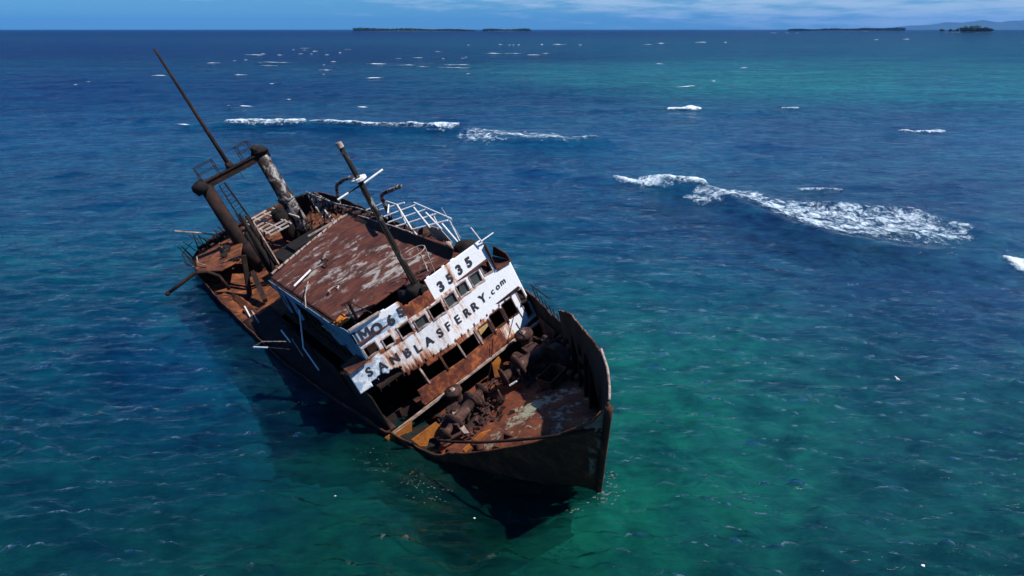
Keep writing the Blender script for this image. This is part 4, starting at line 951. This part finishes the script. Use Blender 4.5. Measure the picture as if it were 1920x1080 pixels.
# small fittings on the bridge top
MB().tube([(-2.4, -2.9, 4.75), (-1.75, -3.0, 5.9)], 0.075, 8).tube([(-1.78, -3.35, 5.98), (-1.72, -2.78, 5.95)], 0.06, 8).tube([(-1.75, -2.9, 5.85), (-0.9, -2.5, 5.2)], 0.03, 6).tube([(-1.76, -3.2, 5.9), (-1.72, -3.2, 4.6)], 0.018, 6).build('lamp_bracket', M['rust_dark'], ship)
mb = MB()
for q in range(9): mb.lump((-2.75 + 0.10 * (q % 4), -3.75 + 0.11 * (q // 2), 4.95 + 0.07 * (q % 3)), (0.16, 0.15, 0.12), q * 2 + 1, 1, 0.6)
mb.build('crumpled_plate', M['rust_orange'], ship)
mb = MB().tube([(-11.7, -0.75, 4.86), (-11.4, -0.95, 5.15), (-10.9, -1.15, 4.9)], 0.055, 6).tube([(-12.4, -0.9, 4.8), (-12.0, -1.0, 5.05)], 0.06, 6)
mb.build('roof_bracket', M['rust_dark'], roof)
mb = MB().tube([(-7.2 + 0.25 * math.cos(a), -2.2 + 0.3 * math.sin(a), 4.83) for a in np.linspace(0.4, 5.2, 12)], 0.045, 6); mb.build('roof_eye', M['pale_rail'], roof)
dm = MB().lump((-2.6, 3.75, 4.25), (1.0, 0.65, 0.75), 4, 3, 0.12); dm.build('vent_cowl', M['black'], ship, True)
MB().tube([(-3.4, 3.3, 4.0), (-3.3, 3.25, 4.9), (-3.1, 3.2, 5.05)], 0.16, 10).build('vent_pipe', M['pale_rail'], ship, True)
MB().tube([(-0.55, 3.8, 5.2), (-0.6, 3.6, 6.15)], 0.035, 6).tube([(-0.62, 3.65, 5.25), (-0.55, 4.55, 5.3)], 0.035, 6).build('corner_rod', M['white_pipe'], ship)
MB().tube([(-3.0, 3.9, 5.0), (-3.1, 3.7, 6.9)], 0.014, 5).build('whip_aerial', M['white_pipe'], ship)

# --- open frame of white pipes along the port side
fr = MB(); pr = 0.05
def pl(*p): fr.tube(p, pr, 6)
P = {'a0': (-14.5, 4.4, 5.0), 'a1': (-13.0, 5.6, 5.02), 'b0': (-12.8, 3.9, 5.0), 'b1': (-11.4, 5.65, 5.02), 'c0': (-11.4, 3.5, 5.0), 'c1': (-9.6, 5.5, 5.02), 'd0': (-9.9, 3.4, 5.0), 'd1': (-7.9, 5.35, 5.02), 'e0': (-8.0, 3.5, 5.0), 'e1': (-6.1, 4.95, 5.02)}
for k in 'abcde': pl(P[k + '0'], P[k + '1'])
pl((-16.2, 4.1, 4.95), (-15.1, 5.3, 5.06), (-13.3, 5.2, 5.06)); pl((-13.3, 5.2, 5.07), (-8.0, 3.5, 5.07))
pl((-11.8, 5.75, 5.07), (-5.9, 5.1, 5.07)); pl((-11.0, 5.3, 5.07), (-6.6, 4.0, 5.07)); pl((-14.2, 5.0, 5.07), (-13.0, 4.3, 5.0), (-13.5, 4.5, 4.6)); pl((-9.0, 5.1, 5.07), (-5.6, 4.2, 4.98))
pl((-6.2, 4.6, 5.0), (-4.9, 4.5, 3.9)); pl((-9.9, 3.4, 5.0), (-10.3, 3.1, 5.0)); pl((-8.0, 3.5, 5.0), (-7.9, 3.7, 4.2)); pl((-13.3, 5.2, 5.0), (-13.2, 5.1, 3.2)); pl((-8.4, 5.2, 5.0), (-8.3, 5.2, 2.6)); pl((-6.0, 5.0, 5.0), (-5.9, 5.0, 2.4))
fr.build('awning_frame', M['white_pipe'], ship)
mb = MB()
for q in range(9): mb.box((-13.0 + 0.55 * q, 4.3 + 0.25 * (q % 3), 3.4 + 0.2 * (q % 2)), (0.45, 0.5, 0.9), Euler((0.2 * q, 0.15 * q, 0.3 * q)))
mb.build('deck_lockers', M['machine'], ship)
for nm, pts in (('davit', [(-16.6, 4.6, 2.6), (-16.5, 4.6, 5.6), (-16.1, 4.6, 6.7), (-15.2, 4.6, 7.0), (-13.6, 4.6, 7.15), (-12.6, 4.6, 7.2)]), ('davit', [(-14.1, 4.6, 3.2), (-13.6, 4.6, 5.9), (-13.0, 4.6, 6.25), (-9.6, 4.6, 7.05)])):
    if pts[0][0] == -16.6: pts = [(-24.2, 4.6, 2.8), (-23.2, 4.6, 4.6), (-21.9, 4.6, 5.9), (-21.2, 4.6, 6.2), (-19.2, 4.6, 6.75), (-17.2, 4.6, 7.1)]
    MB().tube(pts, 0.13, 8).build(nm, M['peel'], ship, True)
# slatted panel leaning at the port rail: lies loose, a thing of its own
SM = Matrix.LocRotScale(ship.location, ship.rotation_euler, None)
def loose(name, mb, mat, label, cat, group=None, smooth=False):
    c = sum(mb.v, Vector()) / len(mb.v)
    o = mesh_obj(name, [v - c for v in mb.v], mb.f, mat, None, smooth)
    o.matrix_world = SM @ Matrix.Translation(c)
    return tag(o, label, cat, group)
mb = MB()
A0, A1, A2, A3 = Vector((-7.6, 4.2, 4.95)), Vector((-5.8, 4.2, 5.0)), Vector((-5.0, 4.2, 4.2)), Vector((-6.9, 4.2, 4.1))
for q in range(6):
    a, b = A0.lerp(A3, q / 6), A1.lerp(A2, q / 6); c, d = A0.lerp(A3, (q + 0.88) / 6), A1.lerp(A2, (q + 0.88) / 6)
    mb.plate([a, b, d, c], (0, 0.04, 0.0))
mb.bar(A0 + Vector((0.2, -0.05, 0)), A3 + Vector((0.2, -0.05, 0)), 0.06, 0.06).bar(A1 + Vector((-0.2, -0.05, 0)), A2 + Vector((-0.2, -0.05, 0)), 0.06, 0.06)
loose('slatted_panel', mb, M['plank'], 'bleached slatted plank panel leaning under the white pipe frame, port side', 'panel')
loose('loose_pipe', MB().tube([(-10.75, -3.35, 4.93), (-11.6, -1.95, 4.95)], 0.055, 7), M['white_pipe'], 'short pale pipe lying on the red roof near its starboard edge', 'pipe')
loose('loose_rod', MB().tube([(-10.1, -2.65, 4.95), (-8.2, -3.5, 5.0), (-7.2, -3.95, 4.75)], 0.03, 6), M['pale_rail'], 'thin bent rod lying over the starboard edge of the red roof', 'rod')

# --- gantry: two posts, cross beam, tall pole
def post(y, mat, r0, r1, zb):
    return MB().tube([(-28.7, y, zb), (-28.7, y, 5.2), (-28.7, y * 0.99, 9.25)], [r0, (r0 + r1) / 2, r1], 18).build('gantry_post', mat, ship, True)
gp = post(-2.40, M['grey_post'], 0.56, 0.49, 1.4)
gq = post(2.42, M['white_post'], 0.64, 0.52, 1.4)
gq['label'] = 'peeling white gantry post'; gp['label'] = 'sooty dark gantry post'
MB().lathe((-28.7, 2.42, 5.35), (-28.7, 2.40, 5.75), [(0, 0.64), (0.2, 0.70), (0.8, 0.70), (1, 0.60)], 18).build('post_collar', M['white_post'], gq, True)
MB().tube([(-28.0, 2.0, 2.8), (-27.85, 2.5, 2.7), (-27.9, 3.1, 2.95), (-28.2, 3.4, 3.8)], 0.05, 6).build('hanging_hose', M['black'], gq)
beam = MB().box((-28.7, 0.0, 9.28), (0.62, 6.0, 0.50)).box((-28.7, 0.0, 9.56), (0.85, 6.1, 0.07)).build('gantry_beam', M['rust_dark'], ship)
MB().lathe((-28.7, 2.4, 9.5), (-28.75, 2.45, 10.05), [(0, 0.66), (0.3, 0.7), (0.7, 0.5), (1, 0.42)], 12).lump((-28.6, 2.2, 10.0), (0.5, 0.4, 0.35), 6, 2, 0.4).build('post_head', M['black'], beam, True)
MB().lathe((-28.7, -2.6, 9.0), (-28.7, -2.85, 9.75), [(0, 0.60), (0.7, 0.64), (1, 0.5)], 12).build('post_head', M['black'], beam, True)
rl = MB()
for y0, y1 in ((-2.4, -1.0), (1.0, 2.0)):
    for x in (-29.15, -28.25):
        for y in (y0, y1): rl.tube([(x, y, 9.6), (x, y, 10.75)], 0.03, 6)
        for z in (10.2, 10.75): rl.tube([(x, y0, z), (x, y1, z)], 0.028, 6)
    for y in (y0, y1):
        for z in (10.2, 10.75): rl.tube([(-29.15, y, z), (-28.25, y, z)], 0.028, 6)
rl.tube([(-29.15, -1.0, 10.75), (-29.15, 1.0, 10.7)], 0.015, 5)
rl.build('gantry_railing', M['rust_dark'], beam)
MB().tube([(-28.8, -0.05, 9.4), (-29.6, -0.03, 13.2), (-30.3, 0, 16.6), (-30.72, 0, 19.05)], [0.18, 0.14, 0.11, 0.085], 10).lathe((-28.8, -0.05, 9.5), (-28.85, -0.05, 10.0), [(0, 0.34), (1, 0.26)], 10).build('tall_pole', M['rust_dark'], beam, True)
MB().tube([(-28.4, 0.3, 9.0), (-28.4, 0.32, 8.3)], 0.02, 5).build('hanging_wire', M['black'], beam)
ld = MB(); a0, a1 = Vector((-28.3, -1.55, 8.9)), Vector((-28.2, -1.55, 4.4)); b0, b1 = Vector((-28.3, -1.1, 8.9)), Vector((-28.0, -0.85, 4.6))
ld.tube([a0, a1], 0.05, 6).tube([b0, b1], 0.07, 6)
for q in range(14): ld.tube([a0.lerp(a1, q / 14), b0.lerp(b1, q / 14)], 0.02, 5)
ld.build('gantry_ladder', M['black'], ship)

# --- stern decks
stern_half = lambda x: interp(x, HB) - 0.12
deck_grid('lower_stern_deck', -33.6, -15.5, 50, 30, lambda x, y: max(2.25 + 0.015 * (-22 - x), (-1.98 - 0.1 * x - 0.375 * y) / 0.922 + 0.10), stern_half, M['rust_stern'], att=lambda x, y: 0.5, sag=0.08,
    holes=lambda x, y: mnoise.noise(Vector((x * 0.55, y * 0.7, 12))) > 0.47)
poop_y0 = lambda x: -min(stern_half(x), 6.35) if x < -26.2 else -(6.3 - 0.42 * (x + 26.2))
poop = deck_grid('poop_deck', -33.4, -23.6, 40, 30, lambda x, y: 4.40 + 0.02 * (x + 28), stern_half, M['rust_stern'], t=0.12, att=lambda x, y: 0.42, sag=0.05, y0=poop_y0,
    y1=lambda x: -0.9 - 0.30 * (x + 33) if x > -31 else -1.0 - 0.1 * (x + 31),
    holes=lambda x, y: y > -2.2 - 1.2 * max(0, (x + 25.2)) and x > -25.2 or mnoise.noise(Vector((x * 0.8, y * 0.8, 3))) > 0.52)
lt = MB()
for y in np.arange(-0.7, 1.9, 0.85): lt.bar((-33.2, y, 4.38), (-25.2 - 0.5 * abs(y - 0.5), y + 0.1, 4.40), 0.10, 0.12)
r_ = random.Random(3)
for x in np.arange(-33.1, -24.6, 1.15): lt.bar((x, -0.8, 4.50), (x + r_.uniform(-0.3, 0.3), r_.uniform(0.6, 1.9), 4.46), 0.11, 0.10)
lt.build('bare_deck_beams', M['lattice'], ship)
MB().box((-20.9, 0.6, 3.0), (4.6, 4.6, 1.5)).box((-21.5, 0.4, 3.8), (2.2, 2.0, 0.3)).build('black_shadow_box', M['soot_shade'], ship)  # added black box in place of the deep shadow aft of the roof
MB().lathe((-28.4, 1.15, 2.2), (-28.6, 1.25, 5.1), [(0, 0.66), (0.7, 0.62), (0.85, 0.66), (1, 0.45)], 14).lump((-28.5, 1.2, 5.0), (0.5, 0.5, 0.3), 4, 2, 0.4).build('burnt_funnel', M['soot_shade'], ship, True)
for q in range(30):
    x, y = r_.uniform(-32.5, -23.5), r_.uniform(-1.5, 4.8); mb = MB()
    mb.bar((x, y, r_.uniform(2.4, 4.2)), (x + r_.uniform(-1, 1), y + r_.uniform(-0.8, 0.8), r_.uniform(2.4, 4.5)), 0.09, 0.06)
    mb.build('fallen_beam', M['rust'], ship)
# dark duct and stanchions forward of the poop
MB().tube([(-23.5, -2.05, 7.3), (-22.6, -2.2, 5.8), (-21.8, -2.3, 3.6), (-21.7, -2.4, 2.3)], [0.10, 0.14, 0.2, 0.3], 7).bar((-23.3, -1.75, 7.0), (-22.0, -2.0, 3.2), 0.22, 0.3).bar((-22.9, -2.45, 6.1), (-21.9, -2.6, 3.0), 0.2, 0.35).build('vent_trunk', M['soot_shade'], ship, True)
MB().tube([(-23.3, -1.55, 6.4), (-20.4, -2.0, 3.0)], 0.05, 6).build('white_strut', M['pale_rail'], ship)
MB().bar((-22.0, -3.5, 5.0), (-22.0, -4.75, 2.0), 0.34, 0.3).build('dark_stanchion', M['rust_dark'], ship)
MB().bar((-21.8, -3.6, 3.7), (-18.6, -4.3, 2.5), 0.3, 0.28).build('dark_stanchion', M['rust_dark'], ship)
MB().lathe((-27.0, -1.9, 1.5), (-27.2, -2.2, 4.3), [(0, 0.9), (1, 0.8)], 14).build('pipe_casing', M['grey_post'], ship, True)
# davit arms over the starboard side
for pts in ([(-24.0, -8.9, 4.85), (-24.0, -7.25, 5.05), (-24.0, -6.7, 5.15), (-23.8, -6.0, 4.85), (-23.6, -5.5, 4.2), (-23.6, -5.4, 3.0)],
            [(-24.0, -8.2, 2.45), (-23.6, -6.6, 2.85), (-23.2, -6.0, 2.85), (-22.6, -5.45, 2.55), (-22.0, -5.0, 1.9), (-21.6, -4.9, 1.2)]):
    MB().tube(pts, 0.125, 8).lump(pts[0], (0.18, 0.18, 0.18), 1, 2, 0.1).build('davit', M['rust_dark'], ship, True)
# broken curved plating at the starboard quarter
V, F = [], []
for i in range(14):
    a = i / 13; x = -24.8 + 6.6 * a; y = -6.25 + 0.45 * a
    for j in range(5):
        w = j / 4; V.append((x, y + 0.7 * w ** 2, 1.4 + 0.55 * math.sin(a * 3.1) + 1.1 * w * (1 - 0.3 * a) + 0.08 * mnoise.noise(Vector((x * 3, w * 3, 0)))))
for i in range(13):
    for j in range(4): F.append((i * 5 + j, (i + 1) * 5 + j, (i + 1) * 5 + j + 1, i * 5 + j + 1))
solid(mesh_obj('quarter_plating', V, F, M['rust_stern'], ship), 0.05)
# poop edge rail, spikes, wires, pole
rl = MB(); r_ = random.Random(11)
for q in range(8):
    x = -33.6 + 0.8 * q; y = -stern_half(x) + 0.02
    rl.tube([(x, y, 4.4), (x - 0.3, y - r_.uniform(0.1, 0.5), 4.9 + r_.uniform(0.3, 1.2))], 0.035, 5)
rl.tube([(-33.8, -5.0, 5.1), (-31, -6.35, 5.2), (-28.5, -6.6, 4.9)], 0.04, 5)
for q in range(9):
    x = -33.2; y = -5.0 + 0.5 * q; rl.tube([(x, y, 4.3), (x + 0.1, y + r_.uniform(-0.3, 0.3), 4.9 + r_.uniform(0.1, 0.9)), (x + 0.3, y + 0.4, 4.5)], 0.05, 5)
rl.build('stern_railing', M['black'], ship)
mb = MB()
for q in range(10): mb.lump((-32.6 + 0.3 * (q % 3), -4.9 + 0.32 * q, 4.55 + 0.1 * (q % 2)), (0.28, 0.24, 0.22), q, 1, 0.5)
for q in range(6): mb.lump((-29.0 + 0.5 * q, -3.4 - 0.14 * q, 4.6), (0.24, 0.3, 0.25), q + 20, 1, 0.5)
mb.build('stern_wreckage', M['black'], ship)
MB().tube([(-30.0, -5.9, 7.2), (-29.6, -4.4, 6.2), (-29.2, -3.4, 5.4)], 0.06, 6).build('leaning_pole', M['pale_rail'], ship)
MB().tube([(-26.6, -5.6, 4.55), (-28.5, -5.9, 4.6), (-30.4, -5.6, 4.62)], 0.04, 5).build('deck_pipe', M['pale_rail'], poop)
MB().bar((-30.5, -3.6, 4.6), (-27.3, -3.9, 4.6), 0.12, 0.12).build('deck_pipe', M['rust_orange'], poop)
# truss wreckage aft of the roof, port side
tr = MB(); T0, T1, T2 = Vector((-27.5, 3.8, 5.4)), Vector((-21.5, 3.9, 4.95)), Vector((-26.0, 3.6, 2.6))
tr.tube([T0, T1, (-17.5, 4.0, 5.0), (-13.0, 4.1, 4.75)], 0.07, 6).tube([T0, T2], 0.08, 6)
for q in range(22):
    a = T0.lerp(T1, r_.random()); b = T0.lerp(T2, r_.random() * 0.9) + Vector((r_.uniform(0.3, 3.5), r_.uniform(-0.3, 0.3), 0))
    tr.tube([a, b], r_.uniform(0.03, 0.09), 5)
tr.build('bent_truss', M['peel'], ship)
mb = MB()
for q in range(16):
    if q: mb.build('port_wreckage', M['machine'], ship); mb = MB()
    mb.lump((-26.5 + 0.5 * q * 0.8, 3.7 + 0.2 * r_.random(), 3.4 + 1.1 * r_.random() + 0.02 * q), (0.22, 0.2, 0.2), q, 1, 0.5)
mb.build('port_wreckage', M['machine'], ship); mb = MB()
for q in range(10): mb.lump((-19.5 + 0.55 * q, 3.75, 4.75 + 0.08 * (q % 3)), (0.26, 0.22, 0.14), q + 40, 1, 0.5)
mb.build('port_wreckage', M['machine'], ship)
# loose bent pipes hanging over the starboard side, in the shade
for pts, mt, rr in (([(-9.9, -3.9, 3.9), (-8.8, -4.95, 2.3), (-7.0, -5.1, 1.5)], 'white_pipe', 0.045), ([(-11.8, -6.9, 2.75), (-10.5, -6.35, 2.75)], 'white_pipe', 0.06), ([(-10.5, -6.35, 2.75), (-8.6, -5.6, 2.7)], 'black', 0.06),
                    ([(-12.1, -5.1, 2.6), (-10.4, -5.2, 2.35)], 'white_pipe', 0.045), ([(-10.2, -5.05, 2.55), (-8.8, -5.2, 1.9)], 'pale_rail', 0.04), ([(-19.6, -5.5, 2.6), (-17.8, -5.7, 2.4)], 'white_pipe', 0.05),
                    ([(-18.0, -5.4, 2.6), (-15.9, -5.6, 2.4)], 'pale_rail', 0.05), ([(-5.6, -3.95, 4.1), (-3.2, -4.0, 4.3)], 'pale_rail', 0.035), ([(-12.3, -7.0, 2.6), (-11.2, -6.4, 3.0), (-9.2, -5.5, 3.0)], 'pale_rail', 0.035)):
    MB().tube(pts, rr, 6).build('bent_pipe', M[mt], ship)

# --- foredeck machinery
def winch(x, y, rz, s=1.0):
    c = Matrix.Translation((x, y, deck_z(x))) @ Matrix.Rotation(rz, 4, 'Z') @ Matrix.Scale(s, 4)
    def bake(mb): mb.v = [c @ v for v in mb.v]; return mb
    bed = bake(MB().box((0, 0, 0.12), (1.5, 1.9, 0.2)).box((0.1, 0.95, 0.5), (0.9, 0.14, 0.75)).box((0.1, -0.95, 0.5), (0.9, 0.14, 0.75))).build('winch', M['machine'], ship)
    bake(MB().lathe((0.1, -0.85, 0.7), (0.1, 0.85, 0.7), [(0, 0.55), (0.08, 0.55), (0.1, 0.3), (0.5, 0.27), (0.9, 0.3), (0.92, 0.55), (1, 0.55)], 18)).build('drum', M['machine'], bed, True)
    bake(MB().lathe((0.1, 1.0, 0.7), (0.1, 1.65, 0.72), [(0, 0.22), (0.3, 0.17), (0.8, 0.2), (0.86, 0.36), (1, 0.38)], 16)).build('warping_head', M['machine'], bed, True)
    bake(MB().lathe((0.1, -1.0, 0.7), (0.1, -1.6, 0.72), [(0, 0.22), (0.3, 0.17), (0.8, 0.2), (0.86, 0.36), (1, 0.38)], 16)).build('warping_head', M['machine'], bed, True)
    bake(MB().box((-0.75, 0.25, 0.45), (0.7, 0.6, 0.55)).lathe((-1.0, -0.45, 0.5), (-0.5, -0.45, 0.5), [(0, 0.24), (1, 0.28)], 12)).build('motor', M['machine'], bed)
    r_ = random.Random(int(x * 10)); junk = MB()
    for q in range(26): junk.lump((r_.uniform(-1.2, 1.2), r_.uniform(-1.1, 1.1), r_.uniform(0.1, 0.75)), (r_.uniform(0.06, 0.2), r_.uniform(0.06, 0.2), r_.uniform(0.05, 0.16)), q, 1, 0.5)
    for q in range(9):
        a = Vector((r_.uniform(-1.1, 1.1), r_.uniform(-1.1, 1.1), r_.uniform(0.1, 0.9))); junk.tube([a, a + Vector((r_.uniform(-0.6, 0.6), r_.uniform(-0.6, 0.6), r_.uniform(-0.3, 0.4)))], 0.035, 5)
    tag(bake(junk).build('corroded_fittings', M['machine'], bed), kind='stuff')
    return bed
winch(1.9, -1.75, R(20), 0.95)
winch(2.2, 2.55, R(-8), 1.15)
# round capstans by the bridge
def capstan(x, y, h, r):
    z = deck_z(x)
    b = MB().lathe((x, y, z), (x, y, z + h), [(0, r * 1.25), (0.12, r * 1.25), (0.16, r * 0.8), (0.5, r * 0.62), (0.8, r * 0.78), (0.88, r * 1.05), (1, r * 1.0)], 18).build('capstan', M['machine'], ship, True)
    MB().lathe((x, y, z + h), (x, y, z + h + 0.08), [(0, r * 0.35), (1, r * 0.25)], 12).build('capstan_cap', M['pale_rail'], b)
capstan(0.75, -1.35, 1.35, 0.42)
capstan(0.85, 3.15, 1.55, 0.46)
# big gear guard standing on the port side
V = []; F = []
for i in range(19):
    a = math.pi * i / 18 * 0.95
    for w in (0, 1): V.append((3.3 + 0.95 * math.cos(a) + 0.1 * w, 3.0 + 0.45 * w, deck_z(3.3) + 1.15 * math.sin(a)))
for i in range(18): F.append((2 * i, 2 * i + 1, 2 * i + 3, 2 * i + 2))
solid(mesh_obj('gear_guard', V, F, M['machine'], ship), 0.05)
MB().lathe((3.3, 3.05, deck_z(3.3) + 0.35), (3.3, 3.2, deck_z(3.3) + 0.35), [(0, 0.78), (1, 0.78)], 24).build('gear_wheel', M['rust_dark'], ship)
# hatch trunk
def coaming(x, y, sx, sy, h, rz, name='hatch_coaming'):
    z = deck_z(x); mb = MB(); rot = Euler((0, 0, rz))
    for dx, dy, a, b in ((sx / 2, 0, 0.06, sy), (-sx / 2, 0, 0.06, sy), (0, sy / 2, sx - 0.06, 0.06), (0, -sy / 2, sx - 0.06, 0.06)):
        o = rot.to_matrix() @ Vector((dx, dy, 0)); mb.box((x + o.x, y + o.y, z + h / 2), (a, b, h), rot)
    bt = mb.build(name, M['rust'], ship)
    return bt
coaming(4.6, 1.9, 0.9, 1.1, 0.75, R(8)); coaming(6.1, -1.95, 0.7, 0.7, 0.28, R(15))
def bollard(x, y):
    z = deck_z(x); mb = MB().box((x, y, z + 0.04), (0.9, 0.4, 0.08))
    for dx in (-0.27, 0.27): mb.lathe((x + dx, y, z), (x + dx, y, z + 0.5), [(0, 0.13), (0.8, 0.13), (0.85, 0.17), (1, 0.15)], 12)
    mb.build('bollard', M['rust'], ship, True)
bollard(5.7, 2.35); bollard(5.0, -2.75); bollard(3.0, 3.75)
mb = MB()
for a in ((4.6, -0.1, 8.0, 1.6), (5.0, -0.2, 8.4, 1.35)): mb.bar((a[0], a[1], deck_z(a[0]) + 0.08), (a[2], a[3], deck_z(a[2]) + 0.08), 0.09, 0.12)
mb.build('deck_rail', M['rust'], ship)
mb = MB(); r_ = random.Random(21)
for q in range(60):
    a = r_.random(); x = 1.2 + 2.2 * a + r_.gauss(0, 0.35); y = -0.6 - 1.1 * a + r_.gauss(0, 0.35)
    mb.lump((x, y, deck_z(x) + 0.09), (r_.uniform(0.05, 0.2), r_.uniform(0.05, 0.16), r_.uniform(0.04, 0.14)), q, 1, 0.6)
for q in range(50):
    x = r_.uniform(2.6, 5.8); y = 2.6 + r_.gauss(0, 0.55)
    mb.lump((x, y, deck_z(x) + 0.08), (r_.uniform(0.05, 0.18), r_.uniform(0.05, 0.16), r_.uniform(0.04, 0.12)), q + 100, 1, 0.6)
for q in range(40):
    x = r_.uniform(0.0, 2.0); y = r_.uniform(-0.9, 2.0)
    mb.lump((x, y, deck_z(x) + 0.05), (r_.uniform(0.04, 0.16), r_.uniform(0.04, 0.14), r_.uniform(0.03, 0.1)), q + 200, 1, 0.6)
for q in range(26):
    x = r_.uniform(0.6, 5.2); y = r_.uniform(-2.2, 3.4); s_ = r_.uniform(0.15, 0.5); z = deck_z(x) + 0.12
    MB().plate([(x, y, z), (x + s_, y + r_.uniform(-0.2, 0.2), z + r_.uniform(0, 0.25)), (x + s_ * 0.8, y + s_, z + r_.uniform(0.1, 0.5)), (x - 0.1, y + s_ * 0.7, z + r_.uniform(0, 0.2))], (0.03, 0, 0.03)).build('plate_scrap', M['machine' if q % 3 else 'rust_dark'], ship)
for q in range(8):
    x = r_.uniform(0.8, 4.0); y = r_.uniform(-2.0, 3.2); a_ = Vector((x, y, deck_z(x) + 0.1))
    MB().tube([a_, a_ + Vector((r_.uniform(-0.5, 0.7), r_.uniform(-0.6, 0.6), r_.uniform(0.2, 0.7))), a_ + Vector((r_.uniform(-0.9, 1.0), r_.uniform(-1.0, 1.0), r_.uniform(0.1, 0.5)))], 0.045, 6).build('bent_pipe', M['machine' if q % 2 else 'black'], ship)
tag(mb.build('rust_scale_debris', M['machine'], ship), kind='stuff')
# plank-like strut and pipe lying at the starboard side of the foredeck
MB().plate([(0.9, -1.75, -0.2), (1.1, -1.55, -0.2), (2.2, -2.1, -0.28), (3.4, -2.35, -0.3), (3.2, -2.5, -0.3), (2.0, -2.4, -0.25)], (0, 0, 0.08)).build('torn_plate', M['pale_rail'], ship)
MB().tube([(2.6, -3.5, -0.35), (2.9, -2.5, -0.35)], 0.085, 8).build('short_pipe', M['machine'], ship)
MB().tube([(2.3, 0.75, -0.4), (2.5, 1.05, -0.3), (2.2, 1.5, -0.45), (2.0, 2.3, -0.3)], 0.05, 6).build('bent_rod', M['white_pipe'], ship)
MB().plate([(0.1, 1.75, -0.15), (0.1, 1.25, -0.25), (0.1, 1.05, -1.0), (0.1, 1.35, -1.25), (0.1, 1.80, -0.9)], (0.05, 0, 0)).build('hanging_bracket', M['rust_orange'], ship)
MB().tube([(0.02, 1.9, 0.8), (0.06, 1.2, -0.3), (0.08, 0.55, -1.05)], 0.025, 5).build('hanging_wire', M['black'], ship)
# orange transverse frames along the broken starboard bulwark
def bracket(pts, t=0.05, mat='rust_orange', name='bulwark_frame'): return MB().plate(pts, (t, 0, 0)).build(name, M[mat], ship)
bracket([(0.10, -3.55, 0.02), (0.10, -5.05, 0.10), (0.02, -4.95, -0.35), (0.02, -4.75, -0.55), (0.02, -4.7, -0.8), (0.02, -4.35, -0.85), (0.02, -3.85, -0.62)])
bracket([(1.5, -2.95, 0.0), (1.5, -4.3, 0.05), (1.5, -4.15, -0.5), (1.5, -3.85, -0.75), (1.5, -3.6, -0.5), (1.5, -3.3, -0.62), (1.5, -2.85, -0.38)])
bracket([(1.25, -4.75, 0.45), (1.45, -4.55, -0.2), (1.5, -4.0, -0.9), (1.4, -4.4, -0.95), (1.2, -4.7, -0.4)], 0.10, 'rust_dark')
bracket([(4.0, -3.1, -0.28), (4.0, -2.05, -0.2), (4.0, -1.55, -0.42), (4.0, -2.0, -0.7), (4.0, -1.9, -1.2), (4.0, -3.0, -0.9)])
bracket([(2.6, -3.95, -0.85), (2.6, -3.3, -0.72), (2.6, -3.1, -1.0), (2.6, -3.3, -1.6), (2.6, -3.9, -1.2)])
for x in (5.2, 6.4, 7.6, 8.8):
    for sgn in (1,):
        hw = fd_half(x); z = deck_z(x)
        MB().plate([(x, sgn * (hw - 0.02), z), (x, sgn * (hw - 0.55), z), (x, sgn * (hw + 0.25), z + 1.9), (x, sgn * (hw + 0.30), z + 1.9)], (0.04, 0, 0)).build('bulwark_frame', M['rust_dark'], ship)
for z in (1.45, 0.78):
    MB().lump((6.75, 2.32 + (z - 0.78) * 0.2, z), (0.28, 0.06, 0.30), 3, 2, 0.15).build('bulwark_patch', M['machine'], ship)
# railing bits on the port bulwark
rl = MB()
for q in range(7):
    x = 0.3 + 0.35 * q; y = half(x, 1.7, 1) + 0.02; z = interp(x, RAIL_P)
    rl.tube([(x, y, z - 0.1), (x, y + 0.02, z + 0.65 - 0.07 * q)], 0.03, 5)
rl.tube([(0.3, half(0.3, 1.7, 1), 2.2), (2.4, half(2.4, 1.7, 1), 2.15)], 0.03, 5)
rl.build('bulwark_railing', M['black'], ship)
MB().plate([(0.4, 4.5, 0.5), (2.1, 4.2, 0.25), (1.6, 3.9, -0.55), (0.9, 4.1, -0.6)], (0.0, 0.05, 0.02)).build('torn_plate', M['machine'], ship)
mb = MB()
for q in range(8): mb.lump((3.4 + 0.22 * q, 3.75 - 0.1 * q + 0.1 * (q % 2), 0.35 + 0.2 * (q % 3)), (0.17, 0.15, 0.13), q + 3, 1, 0.5)
mb.build('port_fittings', M['machine'], ship)
